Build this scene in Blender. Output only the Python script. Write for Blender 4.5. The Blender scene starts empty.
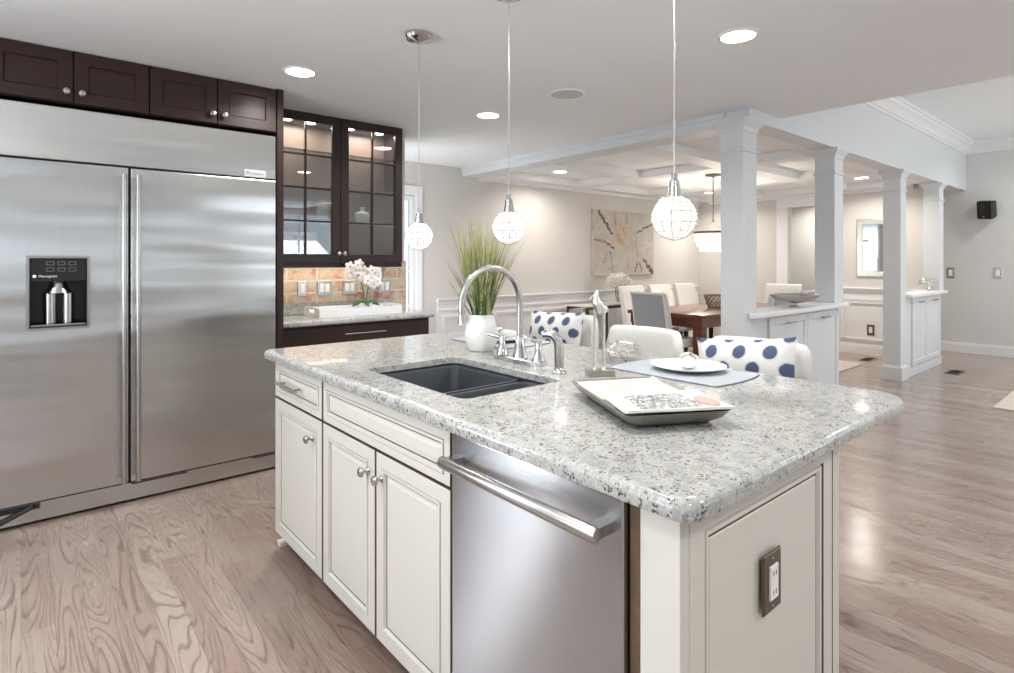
import bpy, bmesh, math, random
from mathutils import Vector, Matrix
random.seed(7)
PI = math.pi
sc = bpy.context.scene
COL = sc.collection

# ---------------------------------------------------------------- camera
FPX, HEYE = 572.0, 1.33
ANG = math.atan2(673.0, FPX)
cd = bpy.data.cameras.new('camera')
cd.sensor_fit = 'HORIZONTAL'; cd.sensor_width = 36.0
cd.lens = FPX / 1014.0 * 36.0
cd.shift_y = -75.5 / 1014.0
cd.clip_start = 0.05; cd.clip_end = 100
cam = bpy.data.objects.new('camera', cd); COL.objects.link(cam)
cam.location = (0, 0, HEYE); cam.rotation_euler = (PI/2, 0, ANG - PI/2)
sc.camera = cam

# ---------------------------------------------------------------- world, exposure
w = bpy.data.worlds.new('sky'); sc.world = w; w.use_nodes = True
bg = w.node_tree.nodes['Background']
bg.inputs['Color'].default_value = (0.74, 0.87, 1.0, 1); bg.inputs['Strength'].default_value = 1.25
sc.view_settings.view_transform = 'Standard'; sc.view_settings.look = 'None'
sc.view_settings.gamma = 1.0; sc.view_settings.use_curve_mapping = False
sc.view_settings.exposure = 0.66
sc.cycles.use_denoising = True
sc.cycles.max_bounces = 10; sc.cycles.diffuse_bounces = 5; sc.cycles.glossy_bounces = 5
sc.cycles.transmission_bounces = 8; sc.cycles.transparent_max_bounces = 16
sc.cycles.sample_clamp_indirect = 6.0
sc.cycles.caustics_reflective = False; sc.cycles.caustics_refractive = False

# ---------------------------------------------------------------- daylight area lamps added at unseen windows
def area(name, loc, rot, sx, sy, power, col=(1, 1, 1), spread=PI):
    l = bpy.data.lights.new(name, 'AREA'); l.shape = 'RECTANGLE'; l.size = sx; l.size_y = sy
    l.energy = power; l.color = col; l.spread = spread
    o = bpy.data.objects.new(name, l); COL.objects.link(o); o.location = loc; o.rotation_euler = rot
    return o
DAY = (0.93, 0.97, 1.0)
UP = 1.15  # tilts the daylight lamps upward to brighten the ceiling
area('window_light', (-2.2, -3.40, 1.45), (PI/2+1.1, 0, 0), 1.3, 1.9, 9, DAY)
area('window_light', (8.3, -3.40, 1.55), (PI/2+UP, 0, 0), 2.7, 2.2, 70, DAY)
area('window_light', (4.4, -3.40, 1.45), (PI/2+UP, 0, 0), 1.3, 1.6, 22, (0.85, 0.93, 1.0))
area('window_light', (-2.90, 1.6, 1.30), (PI/2+UP, 0, -PI/2), 1.8, 2.1, 74, DAY)
area('window_light', (-2.52, 4.42, 1.2), (PI/2+0.8, 0, PI), 0.6, 2.0, 95, DAY)  # added lamp: bright band in the dishwasher reflection, also lifts the ceiling
area('window_light', (-1.52, 4.42, 1.2), (PI/2+0.6, 0, PI), 0.16, 2.0, 1.3, (0.62, 0.80, 1.0))  # added bluish lamp for the thin streak mirrored in the dishwasher
area('window_light', (2.66, 5.05, 1.35), (PI/2+0.5, 0, -PI/2), 0.7, 1.7, 8.5, DAY)  # added lamp out of view, brightens the wall beside the glazed door

# ---------------------------------------------------------------- node helper
class NT:
    def __init__(s, name):
        s.mat = bpy.data.materials.new(name); s.mat.use_nodes = True
        s.t = s.mat.node_tree; s.p = s.t.nodes['Principled BSDF']; s.out = s.t.nodes['Material Output']
    def n(s, typ, ins=None, **kw):
        x = s.t.nodes.new(typ)
        for k, v in kw.items(): setattr(x, k, v)
        if ins:
            for k, v in ins.items(): s.put(x.inputs[k], v)
        return x
    def put(s, sock, v):
        if isinstance(v, bpy.types.NodeSocket): s.t.links.new(v, sock)
        else:
            if isinstance(v, (tuple, list)) and len(v) == 3 and sock.type == 'RGBA': v = (*v, 1)
            sock.default_value = v
    def m(s, op, a, b=0.0, c=0.0):
        x = s.n('ShaderNodeMath', {0: a, 1: b, 2: c}, operation=op); return x.outputs[0]
    def vm(s, op, a, b=(0, 0, 0)):
        x = s.n('ShaderNodeVectorMath', {0: a, 1: b}, operation=op); return x.outputs[0]
    def xyz(s, v):
        x = s.n('ShaderNodeSeparateXYZ', {0: v}); return x.outputs
    def comb(s, a, b, c):
        return s.n('ShaderNodeCombineXYZ', {0: a, 1: b, 2: c}).outputs[0]
    def noise(s, vec, scale, detail=2.0, rough=0.5, dist=0.0):
        return s.n('ShaderNodeTexNoise', {'Vector': vec, 'Scale': scale, 'Detail': detail, 'Roughness': rough, 'Distortion': dist}).outputs[0]
    def mix(s, fac, a, b, blend='MIX'):
        x = s.n('ShaderNodeMix', data_type='RGBA', blend_type=blend)
        s.put(x.inputs[0], fac); s.put(x.inputs[6], a); s.put(x.inputs[7], b); return x.outputs[2]
    def step(s, v, a, b):
        return s.n('ShaderNodeMapRange', {0: v, 1: a, 2: b, 3: 0.0, 4: 1.0}, interpolation_type='SMOOTHSTEP').outputs[0]
    def pos(s): return s.n('ShaderNodeNewGeometry').outputs['Position']
    def obj(s): return s.n('ShaderNodeTexCoord').outputs['Object']
    def bump(s, h, strength, dist=0.01):
        s.put(s.p.inputs['Normal'], s.n('ShaderNodeBump', {'Height': h, 'Strength': strength, 'Distance': dist}).outputs[0])
    def set(s, **kw):
        for k, v in kw.items(): s.put(s.p.inputs[k.replace('_', ' ')], v)
        return s

def plain(name, col, rough=0.5, metal=0.0, vary=0.04, scale=6.0, **kw):
    a = NT(name)
    f = a.noise(a.pos(), scale, 3)
    lo = tuple(max(0, c*(1-vary)) for c in col); hi = tuple(min(1, c*(1+vary)) for c in col)
    a.set(Base_Color=a.mix(f, lo, hi), Roughness=rough, Metallic=metal)
    a.set(**kw)
    return a.mat

def emis(name, col, strength):
    a = NT(name); a.set(Base_Color=col, Emission_Color=col, Emission_Strength=strength, Roughness=0.5)
    return a.mat

M = {}
M['ceiling'] = plain('ceiling_paint', (0.85, 0.88, 0.895), 0.75, vary=0.015)
M['white'] = plain('white_trim_paint', (0.80, 0.80, 0.80), 0.42, vary=0.01)
M['colpaint'] = plain('white_column_paint', (0.68, 0.70, 0.715), 0.45, vary=0.01)
M['greige'] = plain('greige_wall_paint', (0.64, 0.61, 0.575), 0.7, vary=0.015)
M['greywall'] = plain('pale_grey_wall_paint', (0.66, 0.66, 0.645), 0.7, vary=0.015)
M['cream'] = plain('cream_cabinet_paint', (0.68, 0.66, 0.605), 0.38, vary=0.02, scale=3)
M['glaze'] = plain('brown_glaze', (0.13, 0.08, 0.045), 0.5, vary=0.35, scale=30)
M['chrome'] = plain('chrome', (0.60, 0.60, 0.61), 0.14, 1.0, vary=0.01)
M['nickel'] = plain('brushed_nickel', (0.50, 0.49, 0.47), 0.26, 1.0, vary=0.03, scale=40)
M['silver'] = plain('silver_leaf', (0.70, 0.68, 0.64), 0.30, 1.0, vary=0.12, scale=60)
M['pewter'] = plain('hammered_pewter', (0.46, 0.44, 0.38), 0.34, 1.0, vary=0.2, scale=50)
M['bronze'] = plain('antique_bronze', (0.16, 0.12, 0.085), 0.40, 0.8, vary=0.2, scale=30)
M['black'] = plain('black_plastic', (0.012, 0.012, 0.014), 0.22, vary=0.1)
M['blackmatte'] = plain('matte_black', (0.018, 0.018, 0.018), 0.6, vary=0.1)
M['sink'] = plain('dark_composite_stone', (0.045, 0.052, 0.062), 0.42, vary=0.25, scale=90)
M['ceramic'] = plain('white_ceramic', (0.84, 0.84, 0.83), 0.25, vary=0.02)
M['vase'] = plain('matte_white_ceramic', (0.80, 0.79, 0.77), 0.5, vary=0.03, scale=14)
M['ivory'] = plain('ivory_linen', (0.69, 0.685, 0.655), 0.85, vary=0.05, scale=120)
M['greyfab'] = plain('grey_linen', (0.33, 0.335, 0.35), 0.85, vary=0.08, scale=150)
M['mat'] = plain('blue_grey_placemat', (0.40, 0.435, 0.47), 0.6, vary=0.06, scale=120)
M['matback'] = plain('dark_placemat_edge', (0.07, 0.08, 0.11), 0.6)
M['pot'] = plain('white_tray_paint', (0.80, 0.80, 0.80), 0.4, vary=0.01)
M['plate'] = plain('white_porcelain', (0.85, 0.85, 0.86), 0.18, vary=0.01)
M['switch'] = plain('white_switch_plastic', (0.86, 0.86, 0.84), 0.35, vary=0.01)
M['grille'] = plain('speaker_grille', (0.62, 0.62, 0.60), 0.6, vary=0.1, scale=200)
M['badge'] = plain('satin_badge', (0.40, 0.40, 0.41), 0.5, 0.3, vary=0.02)
M['rug'] = plain('beige_rug_wool', (0.58, 0.52, 0.45), 0.95, vary=0.12, scale=90)
M['leafdark'] = plain('orchid_leaf', (0.05, 0.13, 0.05), 0.4, vary=0.25, scale=20)
M['petal'] = plain('white_petal', (0.86, 0.85, 0.82), 0.6, vary=0.05, scale=60)
M['hydra'] = plain('cream_hydrangea_petal', (0.84, 0.81, 0.75), 0.7, vary=0.1, scale=60)
M['twig'] = plain('twig', (0.10, 0.075, 0.05), 0.8, vary=0.3, scale=60)
M['rose'] = plain('rose_print', (0.66, 0.36, 0.31), 0.6, vary=0.1)
M['paper'] = plain('white_paper', (0.70, 0.685, 0.66), 0.6, vary=0.03, scale=20)
M['led'] = emis('lamp_disc', (1.0, 0.97, 0.92), 14)
def lit(name, base, em, st):
    a = NT(name); a.set(Base_Color=base, Emission_Color=em, Emission_Strength=st, Roughness=0.25); return a.mat
M['bulb'] = lit('pendant_bulb_glass', (0.30, 0.28, 0.26), (1.0, 0.93, 0.84), 0.45)
M['lit_bead'] = lit('pendant_lit_crystal', (0.50, 0.50, 0.50), (1.0, 0.97, 0.93), 0.72)
M['puck'] = emis('puck_light', (1.0, 0.90, 0.75), 14)
M['cryst_lit'] = emis('chandelier_lit_crystal', (1.0, 0.95, 0.86), 0.28)

def stainless(name, col, rough, wav, axis, aniso=0.8, tan=(1, 0, 0)):
    a = NT(name); p = a.pos(); x = a.xyz(p)
    st = a.comb(a.m('MULTIPLY', x[0], 3.0), a.m('MULTIPLY', x[1], 3.0), a.m('MULTIPLY', x[2], 260.0))
    if axis == 'v': st = a.comb(a.m('MULTIPLY', x[0], 260.0), a.m('MULTIPLY', x[1], 260.0), a.m('MULTIPLY', x[2], 3.0))
    fine = a.noise(st, 1.0, 2)
    wv = a.noise(a.comb(a.m('MULTIPLY', x[0], 0.7), a.m('MULTIPLY', x[1], 0.7), a.m('MULTIPLY', x[2], 3.4)), 1.3, 1)
    a.set(Base_Color=a.mix(fine, tuple(c*.94 for c in col), tuple(min(1, c*1.05) for c in col)), Metallic=1.0,
          Roughness=rough)
    a.set(Anisotropic=aniso); a.put(a.p.inputs['Tangent'], a.comb(*[float(q) for q in tan]))
    h = a.m('MULTIPLY', wv, wav)
    a.bump(h, 1.0, 1.0)
    return a.mat
M['steel'] = stainless('brushed_stainless', (0.60, 0.60, 0.59), 0.26, 0.016, 'v', 0.8, (1, 0, 0))
M['steel_dw'] = stainless('brushed_stainless_dishwasher', (0.48, 0.49, 0.515), 0.25, 0.0003, 'h', 1.0, (0, 0, 1))

def wood(name, c1, c2, rough, sx=(40, 40, 3), coat=0.2):
    a = NT(name); o = a.vm('MULTIPLY', a.pos(), sx)
    f = a.noise(o, 1.0, 4, 0.6, 0.6)
    a.set(Base_Color=a.mix(f, c1, c2), Roughness=rough, Specular_IOR_Level=0.35, Coat_Weight=coat, Coat_Roughness=0.2)
    return a.mat
M['espresso'] = wood('espresso_wood', (0.009, 0.004, 0.0035), (0.030, 0.011, 0.009), 0.42, (18, 18, 3), 0.06)
M['espresso_h'] = wood('espresso_wood_across', (0.012, 0.0055, 0.0045), (0.042, 0.015, 0.011), 0.42, (3, 18, 40), 0.22)
M['cabinside'] = wood('walnut_cabinet_inside', (0.12, 0.08, 0.065), (0.18, 0.125, 0.10), 0.45, (30, 30, 3), 0.1)
M['table'] = wood('mahogany', (0.10, 0.028, 0.014), (0.20, 0.062, 0.030), 0.22, (4, 30, 30), 0.4)
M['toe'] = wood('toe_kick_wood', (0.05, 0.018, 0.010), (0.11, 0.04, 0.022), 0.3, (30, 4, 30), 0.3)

def floor_mat():
    a = NT('oak_floor'); p = a.xyz(a.pos()); W = 0.095
    ix = a.m('FLOOR', a.m('DIVIDE', p[0], W))
    r1 = a.n('ShaderNodeTexWhiteNoise', {'W': ix}, noise_dimensions='1D').outputs[0]
    yy = a.m('ADD', p[1], a.m('MULTIPLY', r1, 7.0))
    iy = a.m('FLOOR', a.m('DIVIDE', yy, 1.35))
    r2 = a.n('ShaderNodeTexWhiteNoise', {'Vector': a.comb(ix, iy, 3.0)}, noise_dimensions='3D').outputs[0]
    g = a.comb(a.m('MULTIPLY', p[0], 9.0), a.m('MULTIPLY', p[1], 0.9), a.m('MULTIPLY', r2, 80.0))
    n1 = a.noise(g, 1.0, 1.5, 0.4, 0.2)
    ring = a.m('SINE', a.m('MULTIPLY', n1, 120.0))
    ring = a.step(ring, 0.45, 1.0)
    fine = a.noise(a.comb(a.m('MULTIPLY', p[0], 190.0), a.m('MULTIPLY', p[1], 5.0), r2), 1.0, 2)
    base = a.mix(r2, (0.255, 0.172, 0.138), (0.385, 0.308, 0.262))
    base = a.mix(a.m('MULTIPLY', a.step(fine, 0.35, 0.7), 0.40), base, (0.39, 0.295, 0.245))
    base = a.mix(a.m('MULTIPLY', ring, 0.58), base, (0.110, 0.055, 0.040))
    fx = a.m('FRACT', a.m('DIVIDE', p[0], W)); fy = a.m('FRACT', a.m('DIVIDE', yy, 1.35))
    seam = a.m('MAXIMUM', a.m('LESS_THAN', fx, 0.018), a.m('LESS_THAN', fy, 0.0016))
    base = a.mix(a.m('MULTIPLY', seam, 0.6), base, (0.05, 0.025, 0.018))
    a.set(Base_Color=base, Roughness=a.m('ADD', 0.24, a.m('MULTIPLY', ring, 0.14)), Coat_Weight=0.6, Coat_Roughness=0.18)
    a.bump(a.m('ADD', ring, seam), 0.08, -0.002)
    return a.mat
M['floor'] = floor_mat()

def granite():
    a = NT('speckled_granite'); p = a.pos()
    v1 = a.n('ShaderNodeTexVoronoi', {'Vector': p, 'Scale': 135.0, 'Randomness': 1.0})
    v2 = a.n('ShaderNodeTexVoronoi', {'Vector': p, 'Scale': 240.0})
    r1 = a.xyz(v1.outputs['Color'])[0]; r1b = a.xyz(v1.outputs['Color'])[1]; r2 = a.xyz(v2.outputs['Color'])[0]
    big = a.noise(p, 22.0, 4, 0.65)
    base = a.mix(a.step(big, 0.36, 0.62), (0.345, 0.355, 0.345), (0.46, 0.465, 0.44))
    base = a.mix(a.m('MULTIPLY', a.step(r1, 0.45, 0.9), 0.50), base, (0.36, 0.37, 0.365))
    base = a.mix(a.m('MULTIPLY', a.m('GREATER_THAN', r1b, 0.86), 0.40), base, (0.42, 0.36, 0.27))
    patch = a.step(a.noise(p, 42.0, 2), 0.46, 0.60)
    base = a.mix(a.m('MULTIPLY', a.m('MULTIPLY', a.m('GREATER_THAN', r2, 0.80), patch), 0.90), base, (0.06, 0.06, 0.07))
    base = a.mix(a.m('MULTIPLY', a.m('LESS_THAN', r2, 0.18), 0.5), base, (0.60, 0.60, 0.58))
    base = a.mix(a.m('MULTIPLY', a.m('GREATER_THAN', r1, 0.95), 0.50), base, (0.15, 0.15, 0.16))
    a.set(Base_Color=base, Roughness=0.16, Coat_Weight=0.3, Coat_Roughness=0.05)
    return a.mat
M['granite'] = granite()

def brick():
    a = NT('old_brick'); p = a.xyz(a.pos())
    v = a.comb(p[0], p[2], 0.0)
    b = a.n('ShaderNodeTexBrick', {'Vector': v, 'Color1': (0.46, 0.16, 0.11, 1), 'Color2': (0.60, 0.40, 0.28, 1), 'Mortar': (0.72, 0.62, 0.48, 1),
            'Scale': 1.0, 'Mortar Size': 0.008, 'Brick Width': 0.24, 'Row Height': 0.098, 'Bias': 0.0})
    n = a.noise(a.pos(), 14.0, 4, 0.6)
    c = a.mix(a.m('MULTIPLY', a.step(n, 0.32, 0.58), 0.80), b.outputs[0], (0.60, 0.55, 0.46))
    a.set(Base_Color=c, Roughness=0.85)
    a.bump(a.m('SUBTRACT', n, b.outputs[1]), 0.4, 0.01)
    return a.mat
M['brick'] = brick()

def glass(name, col, spec_mix=0.12, rough=0.02):
    a = NT(name)
    tr = a.n('ShaderNodeBsdfTransparent', {'Color': col}).outputs[0]
    gl = a.n('ShaderNodeBsdfGlossy', {'Color': (1, 1, 1), 'Roughness': rough}).outputs[0]
    fr = a.n('ShaderNodeFresnel', {'IOR': 1.45}).outputs[0]
    f = a.m('ADD', a.m('MULTIPLY', fr, 0.9), spec_mix)
    mx = a.n('ShaderNodeMixShader', {0: f, 1: tr, 2: gl}).outputs[0]
    a.t.links.new(mx, a.out.inputs[0])
    return a.mat
M['glass'] = glass('clear_glass', (0.93, 0.95, 0.95), 0.03)
M['doorglass'] = glass('cabinet_glass', (0.92, 0.93, 0.93), 0.07)
M['shelfglass'] = glass('shelf_glass', (0.93, 0.96, 0.95), 0.10)
M['crystal'] = glass('cut_crystal', (0.96, 0.97, 1.0), 0.10, 0.05)
M['mirror'] = plain('mirror_silvering', (0.62, 0.68, 0.66), 0.03, 1.0, vary=0.005)

def cushion():
    a = NT('dotted_cushion_fabric'); o = a.xyz(a.obj())
    S = 0.125
    gy = a.m('DIVIDE', a.m('ADD', o[1], 0.0345), 0.069); row = a.m('FLOOR', gy)
    gx = a.m('ADD', a.m('DIVIDE', o[0], S), a.m('MULTIPLY', a.m('MODULO', a.m('ABSOLUTE', row), 2.0), 0.5))
    fx = a.m('SUBTRACT', a.m('FRACT', gx), 0.5); fy = a.m('MULTIPLY', a.m('SUBTRACT', a.m('FRACT', gy), 0.5), 0.552)
    nz = a.m('MULTIPLY', a.m('SUBTRACT', a.noise(a.obj(), 60.0, 2), 0.5), 0.05)
    d = a.m('ADD', a.m('SQRT', a.m('ADD', a.m('MULTIPLY', fx, fx), a.m('MULTIPLY', a.m('MULTIPLY', fy, fy), 0.95))), nz)
    c = a.mix(a.step(d, 0.245, 0.275), (0.52, 0.54, 0.57), (0.69, 0.685, 0.66))
    c = a.mix(a.step(d, 0.205, 0.225), (0.065, 0.085, 0.16), c)
    a.set(Base_Color=c, Roughness=0.9)
    return a.mat
M['dots'] = cushion()

def grassm():
    a = NT('reed_grass'); o = a.xyz(a.obj())
    n = a.noise(a.vm('MULTIPLY', a.obj(), (70, 70, 2)), 1.0, 2)
    t = a.step(o[2], 0.16, 0.50)
    c = a.mix(t, (0.045, 0.105, 0.022), (0.33, 0.33, 0.13))
    c = a.mix(a.step(n, 0.45, 0.65), c, (0.52, 0.50, 0.26))
    a.set(Base_Color=c, Roughness=0.6)
    return a.mat
M['grass'] = grassm()

def canvas():
    a = NT('abstract_canvas'); o = a.obj()
    n = a.noise(o, 3.2, 5, 0.6, 1.2)
    c = a.mix(n, (0.40, 0.35, 0.31), (0.66, 0.61, 0.55))
    ox = a.xyz(o)
    d = a.vm('LENGTH', a.comb(a.m('MULTIPLY', a.m('ADD', ox[0], 0.02), 1.0), a.m('SUBTRACT', ox[1], 0.12), 0.0))
    dd = a.n('ShaderNodeVectorMath', {0: a.comb(a.m('ADD', ox[0], 0.02), a.m('SUBTRACT', ox[1], 0.12), 0.0)}, operation='LENGTH').outputs['Value']
    n2 = a.noise(o, 9.0, 3, 0.6, 0.8)
    c = a.mix(a.m('MULTIPLY', a.m('SUBTRACT', 1.0, a.step(dd, 0.05, 0.36)), a.step(n2, 0.42, 0.62)), c, (0.50, 0.30, 0.13))
    n3 = a.noise(a.vm('MULTIPLY', o, (4, 1.3, 1)), 3.0, 4, 0.6, 2.0)
    c = a.mix(a.m('MULTIPLY', a.step(n3, 0.56, 0.66), 0.5), c, (0.27, 0.23, 0.21))
    a.set(Base_Color=c, Roughness=0.7)
    return a.mat
M['canvas'] = canvas()
M['stroke'] = plain('dark_paint_stroke', (0.16, 0.11, 0.09), 0.7, vary=0.3, scale=40)

def magazine():
    a = NT('printed_magazine_page'); o = a.obj(); x = a.xyz(o)
    n = a.noise(o, 30.0, 2, 0.55, 2.0)
    ln = a.m('SUBTRACT', 1.0, a.step(a.m('ABSOLUTE', a.m('SUBTRACT', n, 0.5)), 0.03, 0.09))
    box = a.m('MULTIPLY', a.m('LESS_THAN', a.m('ABSOLUTE', x[0]), 0.072), a.m('LESS_THAN', a.m('ABSOLUTE', a.m('SUBTRACT', x[1], 0.01)), 0.085))
    c = a.mix(a.m('MULTIPLY', ln, box), (0.70, 0.69, 0.675), (0.06, 0.08, 0.08))
    c = a.mix(a.m('MULTIPLY', box, a.m('MULTIPLY', n, 0.25)), c, (0.45, 0.52, 0.50))
    a.set(Base_Color=c, Roughness=0.35)
    return a.mat
M['mag'] = magazine()

def photo_page():
    a = NT('beige_photo_page'); o = a.obj(); x = a.xyz(o)
    c = a.mix(a.step(a.noise(o, 9.0, 2), 0.4, 0.62), (0.60, 0.52, 0.46), (0.70, 0.67, 0.64))
    a.set(Base_Color=c, Roughness=0.4)
    return a.mat
M['page'] = photo_page()

# ---------------------------------------------------------------- geometry helpers
class B:
    def __init__(s): s.bm = bmesh.new(); s.m = Matrix(); s.mi = 0
    def v(s, p): return s.bm.verts.new(s.m @ Vector(p))
    def f(s, vs, mi=None):
        try:
            fc = s.bm.faces.new(vs); fc.material_index = s.mi if mi is None else mi; return fc
        except ValueError: return None
    def box(s, x0, x1, y0, y1, z0, z1, mi=None):
        q = [s.v((x, y, z)) for z in (z0, z1) for x, y in ((x0, y0), (x1, y0), (x1, y1), (x0, y1))]
        for a in ((3, 2, 1, 0), (4, 5, 6, 7), (0, 1, 5, 4), (1, 2, 6, 5), (2, 3, 7, 6), (3, 0, 4, 7)): s.f([q[i] for i in a], mi)
        return s
    def loft(s, rings, closed=True, cap0=True, cap1=True, mis=None):
        R = [[s.v(p) for p in r] for r in rings]
        n = len(R[0])
        for k in range(len(R)-1):
            mi = None if mis is None else mis[k]
            for i in range(n if closed else n-1):
                j = (i+1) % n
                s.f([R[k][i], R[k][j], R[k+1][j], R[k+1][i]], mi)
        if cap0: s.f(R[0][::-1], None if mis is None else mis[0])
        if cap1: s.f(R[-1], None if mis is None else mis[-1])
        return R
    def panel(s, cx, cy, wd, h, prof):      # prof: (inset, z, material of band leading to the next ring)
        rings = [[(cx+sx*(wd/2-i), cy+sy*(h/2-i), z) for sx, sy in ((-1, -1), (1, -1), (1, 1), (-1, 1))] for i, z, mm in prof]
        s.loft(rings, mis=[p[2] for p in prof]); return s
    def frame(s, cx, cy, wd, h, b, z0, z1, mi=None):   # open rectangular frame of bar width b
        o = [(cx+sx*wd/2, cy+sy*h/2) for sx, sy in ((-1, -1), (1, -1), (1, 1), (-1, 1))]
        i = [(cx+sx*(wd/2-b), cy+sy*(h/2-b)) for sx, sy in ((-1, -1), (1, -1), (1, 1), (-1, 1))]
        rs = [[(*p, z0) for p in o], [(*p, z1) for p in o], [(*p, z1) for p in i], [(*p, z0) for p in i], [(*p, z0) for p in o]]
        R = [[s.v(p) for p in r] for r in rs[:4]]
        for k in range(4):
            for q in range(4):
                s.f([R[k][q], R[k][(q+1) % 4], R[(k+1) % 4][(q+1) % 4], R[(k+1) % 4][q]], mi)
        return s
    def lathe(s, prof, c=(0, 0, 0), n=28, cap0=True, cap1=True, mi=None, wob=None):
        rings = []
        for r, z in prof:
            rings.append([(c[0]+r*math.cos(2*PI*i/n)*(1 if wob is None else wob(i/n, z)), c[1]+r*math.sin(2*PI*i/n)*(1 if wob is None else wob(i/n, z)), c[2]+z) for i in range(n)])
        s.loft(rings, True, cap0, cap1, None if mi is None else [mi]*len(rings)); return s
    def tube(s, pts, r, n=8, cap=True, flat=1.0, mi=None):
        pts = [Vector(p) for p in pts]; N = len(pts)
        rr = r if isinstance(r, (list, tuple)) else [r]*N
        T = [(pts[min(i+1, N-1)]-pts[max(i-1, 0)]).normalized() for i in range(N)]
        up = Vector((0, 0, 1)) if abs(T[0].z) < .9 else Vector((1, 0, 0))
        rings = []
        for i in range(N):
            a = T[i].cross(up)
            if a.length < 1e-5: a = T[i].orthogonal()
            a.normalize(); b = a.cross(T[i]).normalized(); up = b
            rings.append([pts[i]+rr[i]*(math.cos(2*PI*k/n)*a*flat+math.sin(2*PI*k/n)*b) for k in range(n)])
        s.loft(rings, True, cap, cap, None if mi is None else [mi]*len(rings)); return s
    def cyl(s, p0, p1, r0, r1=None, n=16, mi=None):
        return s.tube([p0, p1], [r0, r0 if r1 is None else r1], n, mi=mi)
    def ball(s, c, r, n=12, k=8, sc=(1, 1, 1), mi=None):
        pr = []
        rings = []
        for j in range(1, k):
            t = PI*j/k
            rings.append([(c[0]+sc[0]*r*math.sin(t)*math.cos(2*PI*i/n), c[1]+sc[1]*r*math.sin(t)*math.sin(2*PI*i/n), c[2]-sc[2]*r*math.cos(t)) for i in range(n)])
        R = s.loft(rings, True, False, False, None if mi is None else [mi]*len(rings))
        b = s.v((c[0], c[1], c[2]-sc[2]*r)); t = s.v((c[0], c[1], c[2]+sc[2]*r))
        for i in range(n):
            s.f([R[0][(i+1) % n], R[0][i], b], mi); s.f([R[-1][i], R[-1][(i+1) % n], t], mi)
        return s
    def prism(s, pts, z0, z1, mi=None):
        s.loft([[(x, y, z0) for x, y in pts], [(x, y, z1) for x, y in pts]], mis=None if mi is None else [mi, mi]); return s
    def obj(s, name, mats, parent=None, local=False, smooth=35, bevel=0.0, seg=2):
        if parent is not None and not local:
            bmesh.ops.translate(s.bm, verts=s.bm.verts, vec=-acc(parent))
        bmesh.ops.recalc_face_normals(s.bm, faces=s.bm.faces)
        me = bpy.data.meshes.new(name); s.bm.to_mesh(me); s.bm.free()
        for mt in (mats if isinstance(mats, (list, tuple)) else [mats]): me.materials.append(M[mt] if isinstance(mt, str) else mt)
        if smooth:
            for p in me.polygons: p.use_smooth = True
            me.set_sharp_from_angle(angle=math.radians(smooth))
        o = bpy.data.objects.new(name, me); COL.objects.link(o)
        if parent is not None: o.parent = parent
        if bevel:
            b = o.modifiers.new('bevel', 'BEVEL'); b.width = bevel; b.segments = seg; b.limit_method = 'ANGLE'; b.angle_limit = math.radians(40)
        return o
def acc(o):
    v = Vector((0, 0, 0))
    while o is not None: v += o.location; o = o.parent
    return v
def center(o):      # move a top-level mesh's origin to its base centre
    me = o.data; xs = [v.co for v in me.vertices]
    lo = Vector((min(v.x for v in xs), min(v.y for v in xs), min(v.z for v in xs))); hi = Vector((max(v.x for v in xs), max(v.y for v in xs), max(v.z for v in xs)))
    c = Vector(((lo.x+hi.x)/2, (lo.y+hi.y)/2, lo.z)); me.transform(Matrix.Translation(-c)); o.location = o.location+c
    return o
def FR(o, face):        # local frame: x right, y up, z out of a face
    z = {'-X': (-1, 0, 0), '+X': (1, 0, 0), '-Y': (0, -1, 0), '+Y': (0, 1, 0)}[face]
    z = Vector(z); y = Vector((0, 0, 1)); x = y.cross(z)
    m = Matrix((x, y, z)).transposed().to_4x4(); m.translation = Vector(o); return m
def tag(o, label, cat, group=None, kind=None):
    o['label'] = label; o['category'] = cat
    if group: o['group'] = group
    if kind: o['kind'] = kind
    return o
def thing(name, label, cat, loc=(0, 0, 0), rz=0.0, group=None):
    o = bpy.data.objects.new(name, None); COL.objects.link(o); o.location = loc; o.rotation_euler = (0, 0, rz)
    o.empty_display_size = 0.1
    return tag(o, label, cat, group)
def struct(o, label=None):
    o['kind'] = 'structure'
    if label: o['label'] = label
    return o
def copy_tree(o, parent=None):
    c = o.copy(); COL.objects.link(c)
    if parent is not None: c.parent = parent
    for ch in [q for q in list(COL.objects) if q.parent == o]: copy_tree(ch, c)
    return c
def rrect(x0, x1, y0, y1, r, n=6, inset=0.0):
    rs = r if isinstance(r, (list, tuple)) else [r]*4
    x0 += inset; x1 -= inset; y0 += inset; y1 -= inset
    rs = [max(q-inset, 0.002) for q in rs]
    out = []
    for (cx, cy, a0), q in zip(((x1, y1, 0), (x0, y1, PI/2), (x0, y0, PI), (x1, y0, 1.5*PI)), rs):
        sx = -1 if cx == x1 else 1; sy = -1 if cy == y1 else 1
        for k in range(n+1):
            a = a0+PI/2*k/n; out.append((cx+sx*q+q*math.cos(a), cy+sy*q+q*math.sin(a)))
    return out
def slab(b, pts_fn, z0, z1, e):      # slab with eased edges; pts_fn(inset) gives the outline
    seq = [(e, z0), (e*.3, z0+e*.3), (0, z0+e), (0, z1-e), (e*.3, z1-e*.3), (e, z1)]
    b.loft([[(x, y, z) for x, y in pts_fn(i)] for i, z in seq])
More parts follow.
